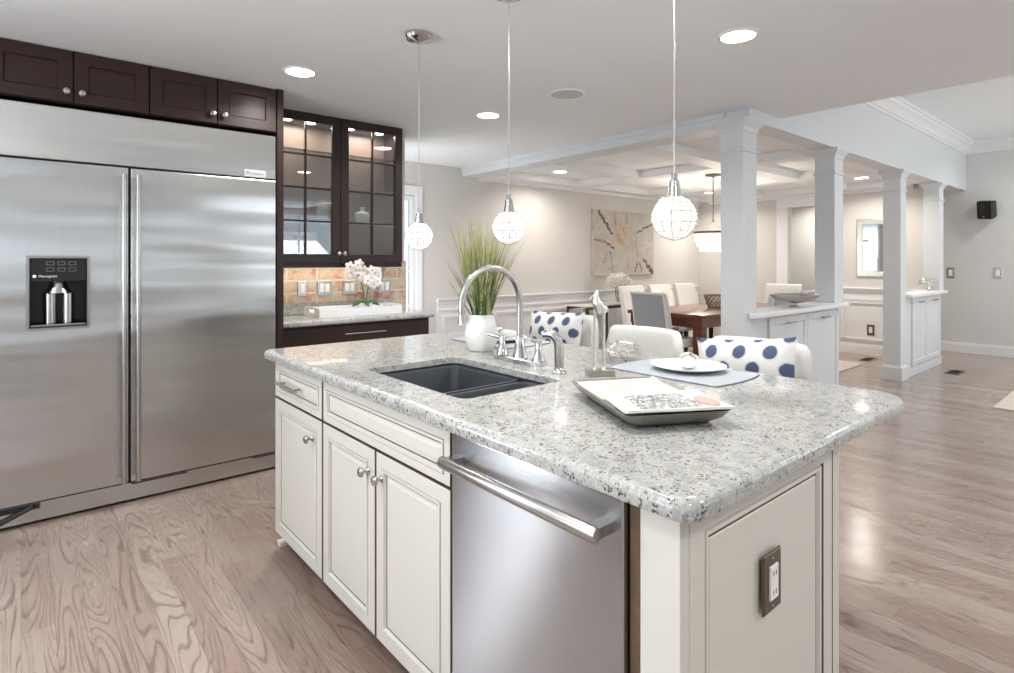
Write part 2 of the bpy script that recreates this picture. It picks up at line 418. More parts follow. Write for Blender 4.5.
def text_mesh(name, body, size, mat, parent, M4):
    c = bpy.data.curves.new(name, 'FONT'); c.body = body; c.size = size; c.extrude = 0.0004; c.align_x = 'CENTER'; c.align_y = 'CENTER'
    t = bpy.data.objects.new(name, c); COL.objects.link(t)
    bpy.context.view_layer.update()
    me = bpy.data.meshes.new_from_object(t.evaluated_get(bpy.context.evaluated_depsgraph_get()))
    bpy.data.objects.remove(t); bpy.data.curves.remove(c)
    me.name = name; me.materials.clear(); me.materials.append(M[mat])
    mm = M4.copy(); mm.translation = mm.translation-acc(parent)
    me.transform(mm)
    o = bpy.data.objects.new(name, me); COL.objects.link(o); o.parent = parent
    return o

# ================================================================ THE ROOM
CZ = 2.43        # kitchen and dining ceiling
FZ = 3.03        # family room ceiling
b = B(); b.box(-3.1, 10.5, -3.6, 7.0, -0.1, 0.0); struct(b.obj('floor', 'floor', smooth=0))
b = B(); b.prism([(-3.1, -3.6), (4.47, -3.6), (4.47, 2.09), (10.5, 2.09), (10.5, 7.0), (-3.1, 7.0)], CZ, CZ+0.06); struct(b.obj('ceiling', 'ceiling', smooth=0))
b = B(); b.box(4.47, 10.5, -3.6, 2.0, FZ, FZ+0.06); struct(b.obj('ceiling', 'ceiling', smooth=0), 'higher ceiling of the living area')
b = B(); b.box(4.40, 4.47, -3.6, 2.0, CZ+0.06, FZ); struct(b.obj('wall_riser', 'greywall', smooth=0))
# kitchen wall behind refrigerator and bar, with a return towards the door
b = B(); b.box(-3.1, -2.8, 4.48, 4.60, 0, CZ); b.box(-2.8, -1.95, 4.48, 4.60, 2.25, CZ); b.box(-1.95, -1.62, 4.48, 4.60, 0, CZ); b.box(-1.62, -1.42, 4.48, 4.60, 2.25, CZ); b.box(-1.42, 2.61, 4.48, 4.60, 0, CZ); struct(b.obj('wall_kitchen', 'greige', smooth=0))  # openings cut for the bright streaks mirrored in the dishwasher
b = B(); b.m = FR((-2.375, 4.48, 1.125), '-Y'); b.frame(0, 0, 1.0, 2.41, .075, .001, .02); b.box(-.42, .42, -.02, .02, -.06, -.02); struct(b.obj('window_7', 'white', smooth=0))  # unseen window, added with its lamp for the dishwasher reflection
b = B(); b.box(2.52, 2.61, 4.60, 4.68, 0, CZ); b.box(2.52, 2.61, 5.42, 5.5, 0, CZ); b.box(2.52, 2.61, 4.68, 5.42, 0, .45); b.box(2.52, 2.61, 4.68, 5.42, 2.25, CZ); struct(b.obj('wall_return', 'greige', smooth=0))
b = B(); b.box(1.29, 2.61, 4.455, 4.4799, 0.90, 1.33); struct(b.obj('wall_backsplash', 'brick', smooth=0), 'old red and whitewashed brick backsplash')
# picture wall Y = 5.5 with a door opening
DX0, DX1 = 2.66, 3.34
b = B(); b.box(2.52, DX0, 5.5, 5.62, 0, CZ); b.box(DX0, DX1, 5.5, 5.62, 2.06, CZ); b.box(DX1, 9.24, 5.5, 5.62, 0, CZ); struct(b.obj('wall_picture', 'greige', smooth=0))
# far dining wall X = 9.12 with a cased opening
OY0, OY1 = 3.45, 3.96
b = B(); b.box(9.12, 9.24, 2.18, OY0, 0, CZ); b.box(9.12, 9.24, OY0, OY1, 2.16, CZ); b.box(9.12, 9.24, OY1, 5.5, 0, CZ); struct(b.obj('wall_mirror', 'greige', smooth=0))
b = B(); b.box(10.40, 10.5, -3.6, 7.0, 0, FZ); struct(b.obj('wall_right', 'greywall', smooth=0))
b = B(); b.box(9.24, 10.40, 5.5, 5.62, 0, CZ); struct(b.obj('wall_hall', 'greige', smooth=0))
# walls behind the camera, with windows
b = B()
def wall_y(b, y0, y1, xs, wins, z1):
    x = xs[0]
    for a, c, lo, hi in wins:
        b.box(x, a, y0, y1, 0, z1); b.box(a, c, y0, y1, 0, lo); b.box(a, c, y0, y1, hi, z1); x = c
    b.box(x, xs[1], y0, y1, 0, z1)
wall_y(b, -3.6, -3.5, (-3.1, 10.5), ((-2.85, -0.85, 0.5, 2.3), (-0.4, 3.5, 1.30, 1.58), (3.75, 5.1, 0.6, 2.3), (6.9, 8.2, 0.45, 2.6), (8.4, 9.7, 0.45, 2.6)), FZ)  # long narrow opening: unseen, shaped for the bright band mirrored in the refrigerator
struct(b.obj('wall_back', 'greige', smooth=0))
b = B(); b.box(-3.1, -3.0, -3.5, 0.7, 0, CZ); b.box(-3.1, -3.0, 0.7, 2.5, 2.35, CZ); b.box(-3.1, -3.0, 2.5, 4.48, 0, CZ); b.box(-3.1, -3.0, 0.7, 2.5, 0, 0.25)
struct(b.obj('wall_left', 'greige', smooth=0))
for i, (a, c, lo, hi) in enumerate(((-2.85, -0.85, 0.5, 2.3), (-0.4, 3.5, 1.30, 1.58), (3.75, 5.1, 0.6, 2.3), (6.9, 8.2, 0.45, 2.6), (8.4, 9.7, 0.45, 2.6))):
    b = B(); b.m = FR(((a+c)/2, -3.5, (lo+hi)/2), '+Y')
    b.frame(0, 0, c-a+.16, hi-lo+.16, .09, 0.001, .02); b.box(-.02, .02, -(hi-lo)/2, (hi-lo)/2, -.06, -.02); b.box(-(c-a)/2, (c-a)/2, -.02, .02, -.06, -.02)
    struct(b.obj('window_%d' % (i+1), 'white', smooth=0))
b = B(); b.m = FR((-3.0, 1.6, 1.30), '+X'); b.frame(0, 0, 1.96, 2.26, .09, 0.001, .02); b.box(-.03, .03, -1.05, 1.05, -.06, -.02)
struct(b.obj('window_6', 'white', smooth=0))

b = B(); b.m = FR((2.61, 5.05, 1.35), '+X'); b.frame(0, 0, .84, 1.9, .055, .001, .02); b.box(-.37, .37, -.02, .02, -.06, -.02); struct(b.obj('window_8', 'white', smooth=0))  # unseen window, added with its lamp to brighten the picture wall
# baseboards
def baseb(name, x0, x1, y0, y1):
    b = B(); b.box(x0, x1, y0, y1, 0, .125); t = .008
    if x1-x0 < y1-y0: b.box(x0+t, x1, y0, y1, .125, .145)
    else: b.box(x0, x1, y0+t, y1, .125, .145)
    struct(b.obj(name, 'white', smooth=0, bevel=.003))
baseb('baseboard_right', 10.378, 10.399, -3.4, 5.4)
baseb('baseboard_mirror', 9.098, 9.119, 2.2, OY0-.17)
baseb('baseboard_picture', 3.62, 9.09, 5.478, 5.499)

# header over the columns, bulkhead and coffer beams
b = B(); b.box(3.98, 10.40, 2.0, 2.18, 2.345, CZ-.0005); b.box(4.472, 10.40, 2.0, 2.18, CZ-.001, FZ); struct(b.obj('trim_7', 'colpaint', smooth=0), 'white header beam over the square columns')
b = B(); b.box(3.98, 4.22, 2.181, 5.499, 2.33, CZ-.001); b.box(3.965, 3.98, 2.181, 5.499, CZ-.035, CZ-.001); struct(b.obj('trim_8', 'colpaint', smooth=0), 'white bulkhead beam at the edge of the dining ceiling')
XB = [(5.77, 5.99), (7.35, 7.57)]
for x0, x1 in XB:
    b = B(); b.box(x0, x1, 2.32, 5.28, 2.341, CZ-.001); struct(b.obj('trim_9', 'white', smooth=0, bevel=.004), 'white coffer beam across the dining ceiling')
b = B(); b.box(4.2205, 9.119, 5.28, 5.499, 2.341, CZ-.001); b.box(4.2205, 9.119, 5.455, 5.499, 2.30, 2.341); struct(b.obj('trim_10', 'white', smooth=0), 'white coffer border along the picture wall')
b = B(); b.box(8.92, 9.119, 2.3, 5.28, 2.341, CZ-.001); b.box(9.08, 9.119, 2.3, 5.28, 2.30, 2.341); struct(b.obj('trim_11', 'white', smooth=0), 'white coffer border along the mirror wall')
b = B(); b.box(4.2205, 8.92, 2.1805, 2.31, 2.3405, CZ-.001); struct(b.obj('trim_12', 'white', smooth=0), 'white coffer border along the columns')
for y0, y1 in ((3.06, 3.30), (4.27, 4.50)):
    xs = [4.2205]+[q for p in XB for q in p]+[8.92]
    b = B()
    for k in range(0, len(xs), 2): b.box(xs[k], xs[k+1], y0, y1, 2.343, CZ-.001)
    struct(b.obj('trim_13', 'white', smooth=0), 'white coffer beam running the length of the dining ceiling')

# crown moulding in the living area
CP = [(0, 0), (.012, 0), (.016, .02), (.03, .028), (.035, .05), (.07, .085), (.10, .105), (.105, .125), (.125, .132), (.125, .16), (0, .16)]
b = B(); b.loft([[(x, 2.0-.0005-p, FZ-.1605+q) for p, q in CP] for x in (4.475, 10.398)]); struct(b.obj('trim_1', 'white', smooth=40), 'crown moulding on the header')
b = B(); b.loft([[(10.40-.0005-p, y, FZ-.1605+q) for p, q in CP] for y in (-3.49, 1.999)]); struct(b.obj('trim_2', 'white', smooth=40), 'crown moulding on the grey wall')

# wainscot on the picture wall and mirror wall
RAIL = [(0, 0), (.012, 0), (.018, .02), (.018, .04), (.04, .055), (.045, .075), (.03, .08), (0, .08)]
b = B(); b.loft([[(x, 5.4995-p, .82+q) for p, q in RAIL] for x in (3.62, 9.07)])
b.box(3.62, 9.09, 5.490, 5.4995, .146, .82); b.box(3.62, 9.09, 5.478, 5.490, .755, .775)
b.m = FR((0, 5.4895, 0), '-Y')
for i in range(7):
    b.frame(4.02+.78*i, .45, .64, .50, .03, 0, .014)
struct(b.obj('trim_3', 'white', smooth=30), 'white panelled wainscot with chair rail under the painting')
b = B(); b.loft([[(9.1195-p, y, .87+q) for p, q in RAIL] for y in (2.2, OY0-.17)])
b.box(9.110, 9.1195, 2.2, OY0-.17, .146, .87); b.box(9.098, 9.110, 2.2, OY0-.17, .775, .80)
b.m = FR((9.1095, 2.74, 0), '-X'); b.frame(0, .48, .92, .55, .03, 0, .014)
struct(b.obj('trim_4', 'white', smooth=30), 'white panelled wainscot with chair rail under the mirror')
# casing of the far opening and of the glazed door
b = B(); b.m = FR((9.1195, (OY0+OY1)/2, 0), '-X'); hw = (OY1-OY0)/2
b.box(-hw-.17, -hw, 0, 2.16, 0, .025); b.box(hw, hw+.17, 0, 2.16, 0, .025); b.box(-hw-.17, hw+.17, 2.16, 2.30, 0, .028)
struct(b.obj('trim_5', 'white', smooth=0, bevel=.004), 'white casing of the far opening')
b = B(); b.m = FR(((DX0+DX1)/2, 5.4995, 0), '-Y'); hw = (DX1-DX0)/2
b.box(-hw-.04, -hw, 0, 2.06, 0, .02); b.box(hw, hw+.08, 0, 2.06, 0, .02); b.box(-hw-.04, hw+.08, 2.06, 2.16, 0, .024)
struct(b.obj('trim_6', 'white', smooth=0, bevel=.004), 'white casing of the glazed door')
dr = bpy.data.objects.new('door_1', None); COL.objects.link(dr); dr.location = ((DX0+DX1)/2, 5.55, 0); struct(dr)
b = B(); b.m = FR((0, 0, 0), '-Y'); b.frame(0, 1.03, .67, 2.04, .05, -.02, .02)
for k in range(1, 5): b.box(-.29, .29, .05+k*.39-.011, .05+k*.39+.011, -.012, .016)
for k in (1, 2): b.box(-.29+k*.193-.011, -.29+k*.193+.011, .055, 2.0, -.012, .0165)
b.obj('door_frame', 'white', dr, local=True, smooth=0)
b = B(); b.m = FR((0, 0, 0), '-Y'); b.box(-.288, .288, .055, 2.005, -.003, .003); b.obj('door_glass', 'glass', dr, local=True, smooth=0)
b = B(); b.m = FR((0, 0, 0), '-Y'); b.cyl((-.31, .98, .02), (-.31, .98, .05), .018); b.ball((-.31, .98, .07), .024); b.obj('door_knob', 'nickel', dr, local=True)

# ================================================================ COLUMNS
def column(x0, zb, label, base):
    W_ = 0.20; D_ = 0.17; cx, cy = x0+W_/2, 2.0+D_/2
    t = thing('column', label, 'column', (cx, cy, zb), 0, 'square white columns under the header'); t['kind'] = 'thing'
    H_ = 2.344-zb
    b = B(); b.box(-W_/2, W_/2, -D_/2, D_/2, 0, H_-.09); b.obj('shaft', 'colpaint', t, local=True, smooth=0, bevel=.003)
    b = B()
    pr = [(0, H_-.09), (.004, H_-.085), (.010, H_-.06), (.032, H_-.03), (.038, H_-.022), (.038, H_-.0005)]
    b.loft([[(sx*(W_/2+i), sy*(D_/2+i), z) for sx, sy in ((-1, -1), (1, -1), (1, 1), (-1, 1))] for i, z in pr]); b.obj('capital', 'colpaint', t, local=True, smooth=20)
    b = B(); b.loft([[(sx*(W_/2+i), sy*(D_/2+i), z) for sx, sy in ((-1, -1), (1, -1), (1, 1), (-1, 1))] for i, z in ((.0005, H_-.235), (.010, H_-.23), (.010, H_-.215), (.0005, H_-.205))]); b.obj('collar', 'colpaint', t, local=True, smooth=20)
    if base:
        b = B(); b.loft([[(sx*(W_/2+i), sy*(D_/2+i), z) for sx, sy in ((-1, -1), (1, -1), (1, 1), (-1, 1))] for i, z in ((.018, .0005), (.018, .14), (.010, .155), (.001, .165))]); b.obj('base', 'colpaint', t, local=True, smooth=20)
LZ = .955
column(3.89, 0.0, 'thickest looking white column, beside the ledge with the silver bowl', True)
column(5.545, LZ, 'white column standing on the far end of the ledge with the silver bowl', False)
column(7.41, 0.0, 'white column reaching the floor beside the ledge with the wire orbs', True)
column(8.98, LZ, 'white column standing on the ledge behind the wire orbs', False)

# low cabinets between the columns
def shaker(b, cx, cy, wd, h, t=.018, fr=.055, mi=0):
    b.panel(cx, cy, wd, h, [(0, 0.0003, mi), (0, t-.002, mi), (.002, t, mi), (fr, t, mi), (fr+.006, t-.009, mi), (fr+.006, t-.009, mi)])
def low_cabinet(x0, x1, label, splits, fl):
    t = thing('low_cabinet', label, 'cabinet', ((x0+x1)/2, 2.15, 0), 0, 'white low cabinets between the columns')
    b = B(); b.box(x0, x1, 2.02, 2.168, .10, .915); b.box(x0+.002, x1-.002, 2.03, 2.166, 0, .10); b.obj('body', 'colpaint', t, smooth=0)
    b = B(); b.box(x0, x1, 2.0, 2.0195, 0, .10); b.obj('plinth', 'colpaint', t, smooth=0, bevel=.004)
    for i, (a, c) in enumerate(splits):
        b = B(); b.m = FR((0, 2.0195, 0), '-Y'); shaker(b, (a+c)/2, .505, c-a-.006, .79)
        d = b.obj('door', 'colpaint', t, smooth=20)
        hx = c-.17 if i % 2 == 0 else a+.17
        hx = (a+c)/2
        b = B(); b.m = FR((hx, 2.0, .845), '-Y'); b.tube([(-.06, 0, .003), (-.055, 0, .03), (.055, 0, .03), (.06, 0, .003)], .007, 8); b.obj('door_handle', 'nickel', d)
low_cabinet(4.112, 5.68, 'white low cabinet under the ledge holding the silver bowl', [(4.30, 4.98), (4.98, 5.65)], 1)
low_cabinet(7.632, 9.11, 'white low cabinet under the ledge holding the wire orbs', [(7.86, 8.46), (8.46, 9.06)], 2)
b = B(); slab(b, lambda i: [(3.965+i*.5, 1.95+i), (3.985+i*.5, 1.935+i), (5.695-i, 1.935+i), (5.695-i, 2.20-i), (4.097+i, 2.20-i), (4.097+i, 1.993-i*.2), (3.965+i*.5, 1.993-i*.2)], .9155, LZ, .008)
tag(center(b.obj('ledge', 'white', smooth=30)), 'white ledge under the silver pedestal bowl', 'ledge')
b = B(); slab(b, lambda i: rrect(7.613, 9.119, 1.935, 2.179, .02, 3, i), .9155, LZ, .008)
tag(center(b.obj('ledge', 'white', smooth=30)), 'white ledge under the pair of wire orbs', 'ledge')

# ================================================================ REFRIGERATOR
FY = 3.74
fx0, fsp, fx1 = -.13, .455, 1.245
t = thing('refrigerator', 'large built-in stainless steel side by side refrigerator with black dispenser', 'refrigerator', ((fx0+fx1)/2, 4.1, 0))
b = B(); b.box(fx0, fx1, FY+.15, 4.47, .0, 2.125); b.box(fx0, .02, FY+.03, FY+.15, 0, 2.125); b.box(.28, fx1, FY+.03, FY+.15, 0, 2.125); b.box(.02, .28, FY+.03, FY+.15, 0, .98); b.box(.02, .28, FY+.03, FY+.15, 1.355, 2.125); b.obj('body', 'blackmatte', t, smooth=0)
b = B(); b.box(fx0+.003, fx1-.003, FY, FY+.029, 1.85, 2.125); b.obj('grille_panel', 'steel', t, smooth=0, bevel=.004)
# left door with an opening for the dispenser
dx0, dx1, dz0, dz1 = .027, .272, .985, 1.35
b = B(); L = fx0+.003; R = fsp-.006
b.box(L, dx0, FY, FY+.029, .115, 1.84); b.box(dx1, R, FY, FY+.029, .115, 1.84); b.box(dx0, dx1, FY, FY+.029, .115, dz0); b.box(dx0, dx1, FY, FY+.029, dz1, 1.84)
ld = b.obj('freezer_door', 'steel', t, smooth=0)
b = B(); b.box(fsp+.006, fx1-.003, FY, FY+.029, .115, 1.84); rd = b.obj('refrigerator_door', 'steel', t, smooth=0, bevel=.004)
for d, hx in ((ld, .425), (rd, .490)):
    b = B(); b.cyl((hx, FY-.055, .13), (hx, FY-.055, 1.80), .0125, n=14)
    for z in (.20, 1.02, 1.74): b.cyl((hx, FY-.05, z), (hx, FY+.001, z), .009, n=10)
    b.obj('handle', 'nickel', d)
b = B(); b.box(fx0+.003, fx1-.003, FY+.004, FY+.028, .018, .108); b.obj('kick_plate', 'steel', t, smooth=0)
for x0, x1 in ((fsp+.01, .74), (1.10, 1.235), (-.09, .075)):
    b = B(); b.box(x0, x1, FY+.002, FY+.0045, .0975 if x0 > .1 else .078, .106); b.obj('vent_slot', 'black', t, smooth=0)
b = B(); b.tube([(-.13, FY-.012, .022), (.0, FY-.008, .075), (.045, FY-.004, .094)], .011, 8); b.obj('door_hinge', 'blackmatte', t)
# dispenser
b = B(); b.m = FR(((dx0+dx1)/2, FY, (dz0+dz1)/2), '-Y'); b.frame(0, 0, dx1-dx0+.014, dz1-dz0+.014, .012, .0003, .005); b.obj('dispenser_bezel', 'nickel', ld, smooth=0)
b = B(); b.box(dx0+.001, dx1-.001, FY+.0305, FY+.145, dz0+.001, dz0+.012); b.box(dx0+.001, dx1-.001, FY+.13, FY+.145, dz0, dz1-.001)
b.box(dx0+.001, dx0+.008, FY+.002, FY+.14, dz0, dz1-.001); b.box(dx1-.008, dx1-.001, FY+.002, FY+.14, dz0, dz1-.001); b.box(dx0+.001, dx1-.001, FY+.002, FY+.14, dz0+.001, dz0+.012); b.obj('dispenser_recess', 'black', ld, smooth=0)
b = B(); b.box(dx0+.008, dx1-.008, FY+.004, FY+.10, 1.225, dz1-.002); b.obj('control_panel', 'black', ld, smooth=0, bevel=.003)
b = B(); b.box(dx0+.012, dx1-.012, FY+.004, FY+.02, dz0+.012, dz0+.02); b.obj('drip_tray', 'nickel', ld, smooth=0)
b = B(); b.lathe([(.055, 1.165), (.05, 1.175), (.035, 1.2), (.03, 1.226)], (.15, FY+.06, 0), 20); b.cyl((.115, FY+.07, 1.0), (.115, FY+.07, 1.16), .026, n=14); b.cyl((.19, FY+.07, 1.0), (.19, FY+.07, 1.16), .024, n=14); b.obj('dispenser_nozzle', 'nickel', ld)
b = B(); b.m = FR((0, FY+.0035, 0), '-Y')
for i in range(3):
    for j in range(2):
        b.frame(.115+.045*i, 1.318-.032*j, .030, .018, .0015, 0, .001)
b.obj('button', 'nickel', ld, smooth=0)
b = B(); b.m = FR((.052, FY+.0035, 1.252), '-Y'); b.lathe([(.008, 0), (.008, .001)], n=14); b.obj('logo', 'switch', ld)
text_mesh('logo', 'Monogram', .017, 'switch', ld, FR((.105, FY+.003, 1.252), '-Y'))
b = B(); b.m = FR((1.115, FY, 1.875), '-Y'); b.panel(0, 0, .130, .044, [(0, .0002, 0), (0, .002, 0), (.001, .0025, 0), (.001, .0025, 0)]); bd = b.obj('badge', 'badge', t, smooth=0)
text_mesh('logo', 'M', .026, 'blackmatte', bd, FR((1.072, FY-.0027, 1.875), '-Y'))
text_mesh('logo', 'Monogram', .0155, 'blackmatte', bd, FR((1.128, FY-.0027, 1.875), '-Y'))

# unseen dark cupboards, added to darken parts of the dishwasher reflection
b = B(); b.box(-1.30, -.87, FY+.02, 4.47, .0, CZ-.001); b.box(-1.297, -.873, FY, FY+.0195, .11, 2.40)
tag(center(b.obj('unseen_cupboard', 'espresso', smooth=0)), 'unseen tall dark cupboard added for the steel reflections, nearest the added window', 'cabinet')
b = B(); b.box(-2.99, -2.45, 2.75, 4.1, .0, CZ-.05); b.box(-2.45, -2.43, 2.76, 3.42, .1, 2.36); b.box(-2.45, -2.43, 3.43, 4.09, .1, 2.36)
tag(center(b.obj('unseen_cupboard', 'espresso', smooth=0)), 'unseen wide dark cupboard added on the left wall for the steel reflections', 'cabinet')
b = B(); b.box(-.86, -.135, FY+.02, 4.47, .0, CZ-.001); b.box(-.858, -.50, FY, FY+.0195, .11, 2.40); b.box(-.495, -.137, FY, FY+.0195, .11, 2.40)
tag(center(b.obj('unseen_cupboard', 'espresso', smooth=0)), 'unseen tall dark cupboard added for the steel reflections, beside the freezer door', 'cabinet')
# cabinets above the refrigerator
def over_cab(x0, x1, sp, label):
    t = thing('overhead_cabinet', label, 'cabinet', ((x0+x1)/2, 4.1, 2.145), 0, 'dark cabinets above the refrigerator')
    b = B(); b.box(x0, x1, FY+.02, 4.47, 2.15, CZ-.001); b.obj('body', 'espresso', t, smooth=0)
    for a, c, kx in ((x0, sp, sp-.03), (sp, x1, sp+.035)):
        b = B(); b.m = FR((0, FY+.0195, 0), '-Y'); shaker(b, (a+c)/2, 2.288, c-a-.005, .268, .02, .06)
        d = b.obj('door', 'espresso_h', t, smooth=20)
        b = B(); b.m = FR((kx, FY, 2.208), '-Y'); b.lathe([(.006, .0003), (.006, .015), (.017, .02), (.019, .026), (.014, .034), (.004, .037)], n=18); b.obj('knob', 'nickel', d)
over_cab(-.13, .549, .21, 'dark wood cabinet above the refrigerator, over the ice dispenser door')
over_cab(.551, 1.245, .90, 'dark wood cabinet above the refrigerator, beside the glass door cabinet')
b = B(); b.box(1.247, 1.287, FY-.01, 4.47, 0, CZ-.001); tag(center(b.obj('tall_side_board', 'espresso', smooth=0, bevel=.002)), 'tall narrow dark wood side panel right of the refrigerator', 'panel')

# ================================================================ BAR: upper glass cabinet
ux0, ux1, UY, uz0 = 1.335, 2.415, 4.18, 1.315
t = thing('glass_cabinet', 'dark wall cabinet with two glass doors above the brick backsplash', 'cabinet', ((ux0+ux1)/2, 4.33, uz0))
b = B()
b.box(ux0, ux0+.018, UY+.021, 4.479, uz0, CZ-.001); b.box(ux1-.018, ux1, UY+.021, 4.479, uz0, CZ-.001)
b.box(ux0+.018, ux1-.018, UY+.021, 4.479, uz0, uz0+.018); b.box(ux0+.018, ux1-.018, UY+.021, 4.479, CZ-.03, CZ-.001)
b.obj('body', 'espresso', t, smooth=0)
b = B(); b.box(ux0+.018, ux1-.018, 4.466, 4.478, uz0+.018, CZ-.03); b.obj('back_panel', 'cabinside', t, smooth=0)
b = B(); b.box(ux0, ux1, UY+.015, UY+.035, uz0-.035, uz0-.0005); b.obj('light_rail', 'espresso', t, smooth=0)
um = (ux0+ux1)/2
pz0, pz1 = uz0+.075, CZ-.075
for a, c, kx in ((ux0+.002, um-.002, um-.022), (um+.002, ux1-.002, um+.022)):
    b = B(); b.m = FR(((a+c)/2, UY, (uz0+CZ)/2), '-Y'); wd = c-a; h = CZ-uz0-.004
    b.frame(0, 0, wd, h, .065, -.02, 0); hh = h-.13; ww = wd-.13
    for k in (1, 2, 3): b.box(-ww/2, ww/2, -hh/2+hh*k/4-.006, -hh/2+hh*k/4+.006, -.015, -.002)
    b.box(-.006, .006, -hh/2, hh/2, -.015, -.0025)
    d = b.obj('door', 'espresso', t, smooth=0, bevel=.0015)
    b = B(); b.m = FR(((a+c)/2, UY, (uz0+CZ)/2), '-Y'); b.box(-ww/2, ww/2, -hh/2, hh/2, -.019, -.016); b.obj('door_glass', 'doorglass', d, smooth=0)
    b = B(); b.m = FR((kx, UY, uz0+.07), '-Y'); b.lathe([(.006, .0003), (.006, .015), (.015, .02), (.016, .028), (.004, .034)], n=16); b.obj('knob', 'nickel', d)
SH = [1.615, 1.885, 2.15]
for z in SH:
    b = B(); b.box(ux0+.019, ux1-.019, UY+.03, 4.462, z, z+.008); b.obj('shelf', 'shelfglass', t, smooth=0)
for x in (1.52, 1.70, 2.02, 2.28):
    b = B(); b.lathe([(.032, 0), (.032, .012)], (x, 4.33, CZ-.0425), 20); b.obj('puck_light', 'puck', t)
for x in (1.6, 2.15):
    area('cabinet_lamp', (x, 4.33, CZ-.05), (0, 0, 0), .3, .1, 4, (1, .94, .86))
# contents of the glass cabinet
def bottle(x, y, z):
    b = B(); b.loft([[(p, q, zz) for p, q in rrect(-w_, w_, -d_, d_, .016, 4)] for w_, d_, zz in ((.048, .03, 0), (.052, .034, .006), (.054, .035, .08), (.052, .034, .095), (.03, .024, .108), (.014, .014, .115), (.013, .013, .128), (.02, .02, .131), (.02, .02, .142), (.012, .012, .146))])
    o = b.obj('bottle', 'ceramic'); o.location = (x, y, z); return o
tag(bottle(2.12, 4.32, SH[0]+.0085), 'white ceramic bottle on a glass shelf behind the cabinet door', 'bottle')
b = B(); b.box(-.14, .14, -.012, .012, 0, .22)
for i in range(2):
    for j in range(3): b.box(-.045+.06*i, -.015+.06*i, -.0135, -.012, .05+.055*j, .085+.055*j, 1)
o = b.obj('picture_block', ['ceramic', 'greyfab'], smooth=0, bevel=.003); o.location = (1.62, 4.37, uz0+.0185); tag(o, 'white block with grey squares on the bottom of the glass cabinet', 'plaque')
b = B(); b.lathe([(.03, 0), (.075, .03), (.085, .09), (.06, .15), (.035, .165), (.04, .18)], n=24, cap1=False); o = b.obj('dark_jar', 'greyfab'); o.location = (1.83, 4.34, SH[0]+.0085); tag(o, 'round dark jar on a glass shelf beside the cabinet centre', 'jar')

tt = thing('under_cabinet_light', 'slim light fixed under the glass door cabinet over the brick', 'light', (1.85, 4.36, uz0))
b = B(); b.box(-.45, .45, -.03, .03, -.014, -.0005); b.obj('housing', 'switch', tt, local=True, smooth=0)
l = bpy.data.lights.new('under_cabinet_beam', 'AREA'); l.shape = 'RECTANGLE'; l.size = .85; l.size_y = .05; l.energy = 1.1; l.color = (1, .88, .70)
lo = bpy.data.objects.new('under_cabinet_beam', l); COL.objects.link(lo); lo.location = (-.1, 0, -.018); lo.parent = tt
# bar base cabinet, top, backsplash outlets
t = thing('bar_cabinet', 'dark wood base cabinet under the granite bar top', 'cabinet', (1.9, 4.2, 0))
b = B(); b.box(1.29, 2.53, 3.96, 4.45, .10, .876); b.box(1.29, 2.52, 4.03, 4.45, 0, .10); b.obj('body', 'espresso', t, smooth=0)
b = B(); b.m = FR((0, 3.9595, 0), '-Y'); b.panel(1.905, .775, 1.21, .165, [(0, .0003, 0), (0, .018, 0), (.002, .02, 0), (.002, .02, 0)]); d = b.obj('drawer', 'espresso_h', t, smooth=20)
b = B(); b.m = FR((1.95, 3.94, .80), '-Y'); b.tube([(-.17, 0, .001), (-.165, 0, .03), (.165, 0, .03), (.17, 0, .001)], .006, 8); b.obj('drawer_pull', 'nickel', d)
for a, c in ((1.30, 1.905), (1.905, 2.51)):
    b = B(); b.m = FR((0, 3.9595, 0), '-Y'); shaker(b, (a+c)/2, .40, c-a-.006, .57, .02, .06); b.obj('door', 'espresso', t, smooth=20)
b = B(); slab(b, lambda i: rrect(1.289, 2.56, 3.90, 4.453, [.01, .002, .002, .03], 4, i), .8765, .915, .010)
tag(center(b.obj('bar_countertop', 'granite', smooth=40)), 'short granite bar top below the brick backsplash', 'countertop')
b = B(); b.box(1.29, 2.47, 4.437, 4.4548, .9155, 1.005); tag(center(b.obj('granite_upstand', 'granite', smooth=0, bevel=.003)), 'low granite upstand along the brick behind the bar top', 'backsplash')

def plate(name, o_, face, gangs, label, platemat, group=None, outlet=False, s=1.0, cat=None):
    t = thing(name, label, cat or ('outlet' if outlet else 'switch'), o_, 0, group)
    wd = (.075+.046*(gangs-1))*s; h = .118*s
    R_ = FR((0, 0, 0), face)
    b = B(); b.m = R_; b.panel(0, 0, wd, h, [(0, .0003, 0), (0, .004, 0), (.003, .006, 0), (.003, .006, 0)]); b.obj('cover_plate', platemat, t, local=True, smooth=0)
    for g in range(gangs):
        cx = (-(gangs-1)/2+g)*.046*s
        b = B(); b.m = R_
        b.panel(cx, 0, .034*s, .068*s, [(0, .006, 0), (0, .009, 0), (.002, .0105, 0), (.002, .0105, 0)])
        if outlet:
            for yy in (.019*s, -.019*s):
                b.box(cx-.007, cx-.004, yy-.005, yy+.005, .0104, .0108, 1); b.box(cx+.004, cx+.007, yy-.005, yy+.005, .0104, .0108, 1)
            b.box(cx-.008, cx+.008, -.003, .003, .0104, .0112)
        b.obj('socket' if outlet else 'rocker', ['switch', 'blackmatte'], t, local=True, smooth=0)
    for yy in (.048*s, -.048*s):
        b = B(); b.m = R_; b.lathe([(.0035, .006), (.003, .0075)], (0, yy, 0), 8); b.obj('screw', 'nickel', t, local=True)
    return t
GB = 'switch plates on the brick backsplash'
plate('light_switch', (1.68, 4.455, 1.113), '-Y', 1, 'single steel switch plate on the brick, next to the refrigerator side', 'nickel', GB)
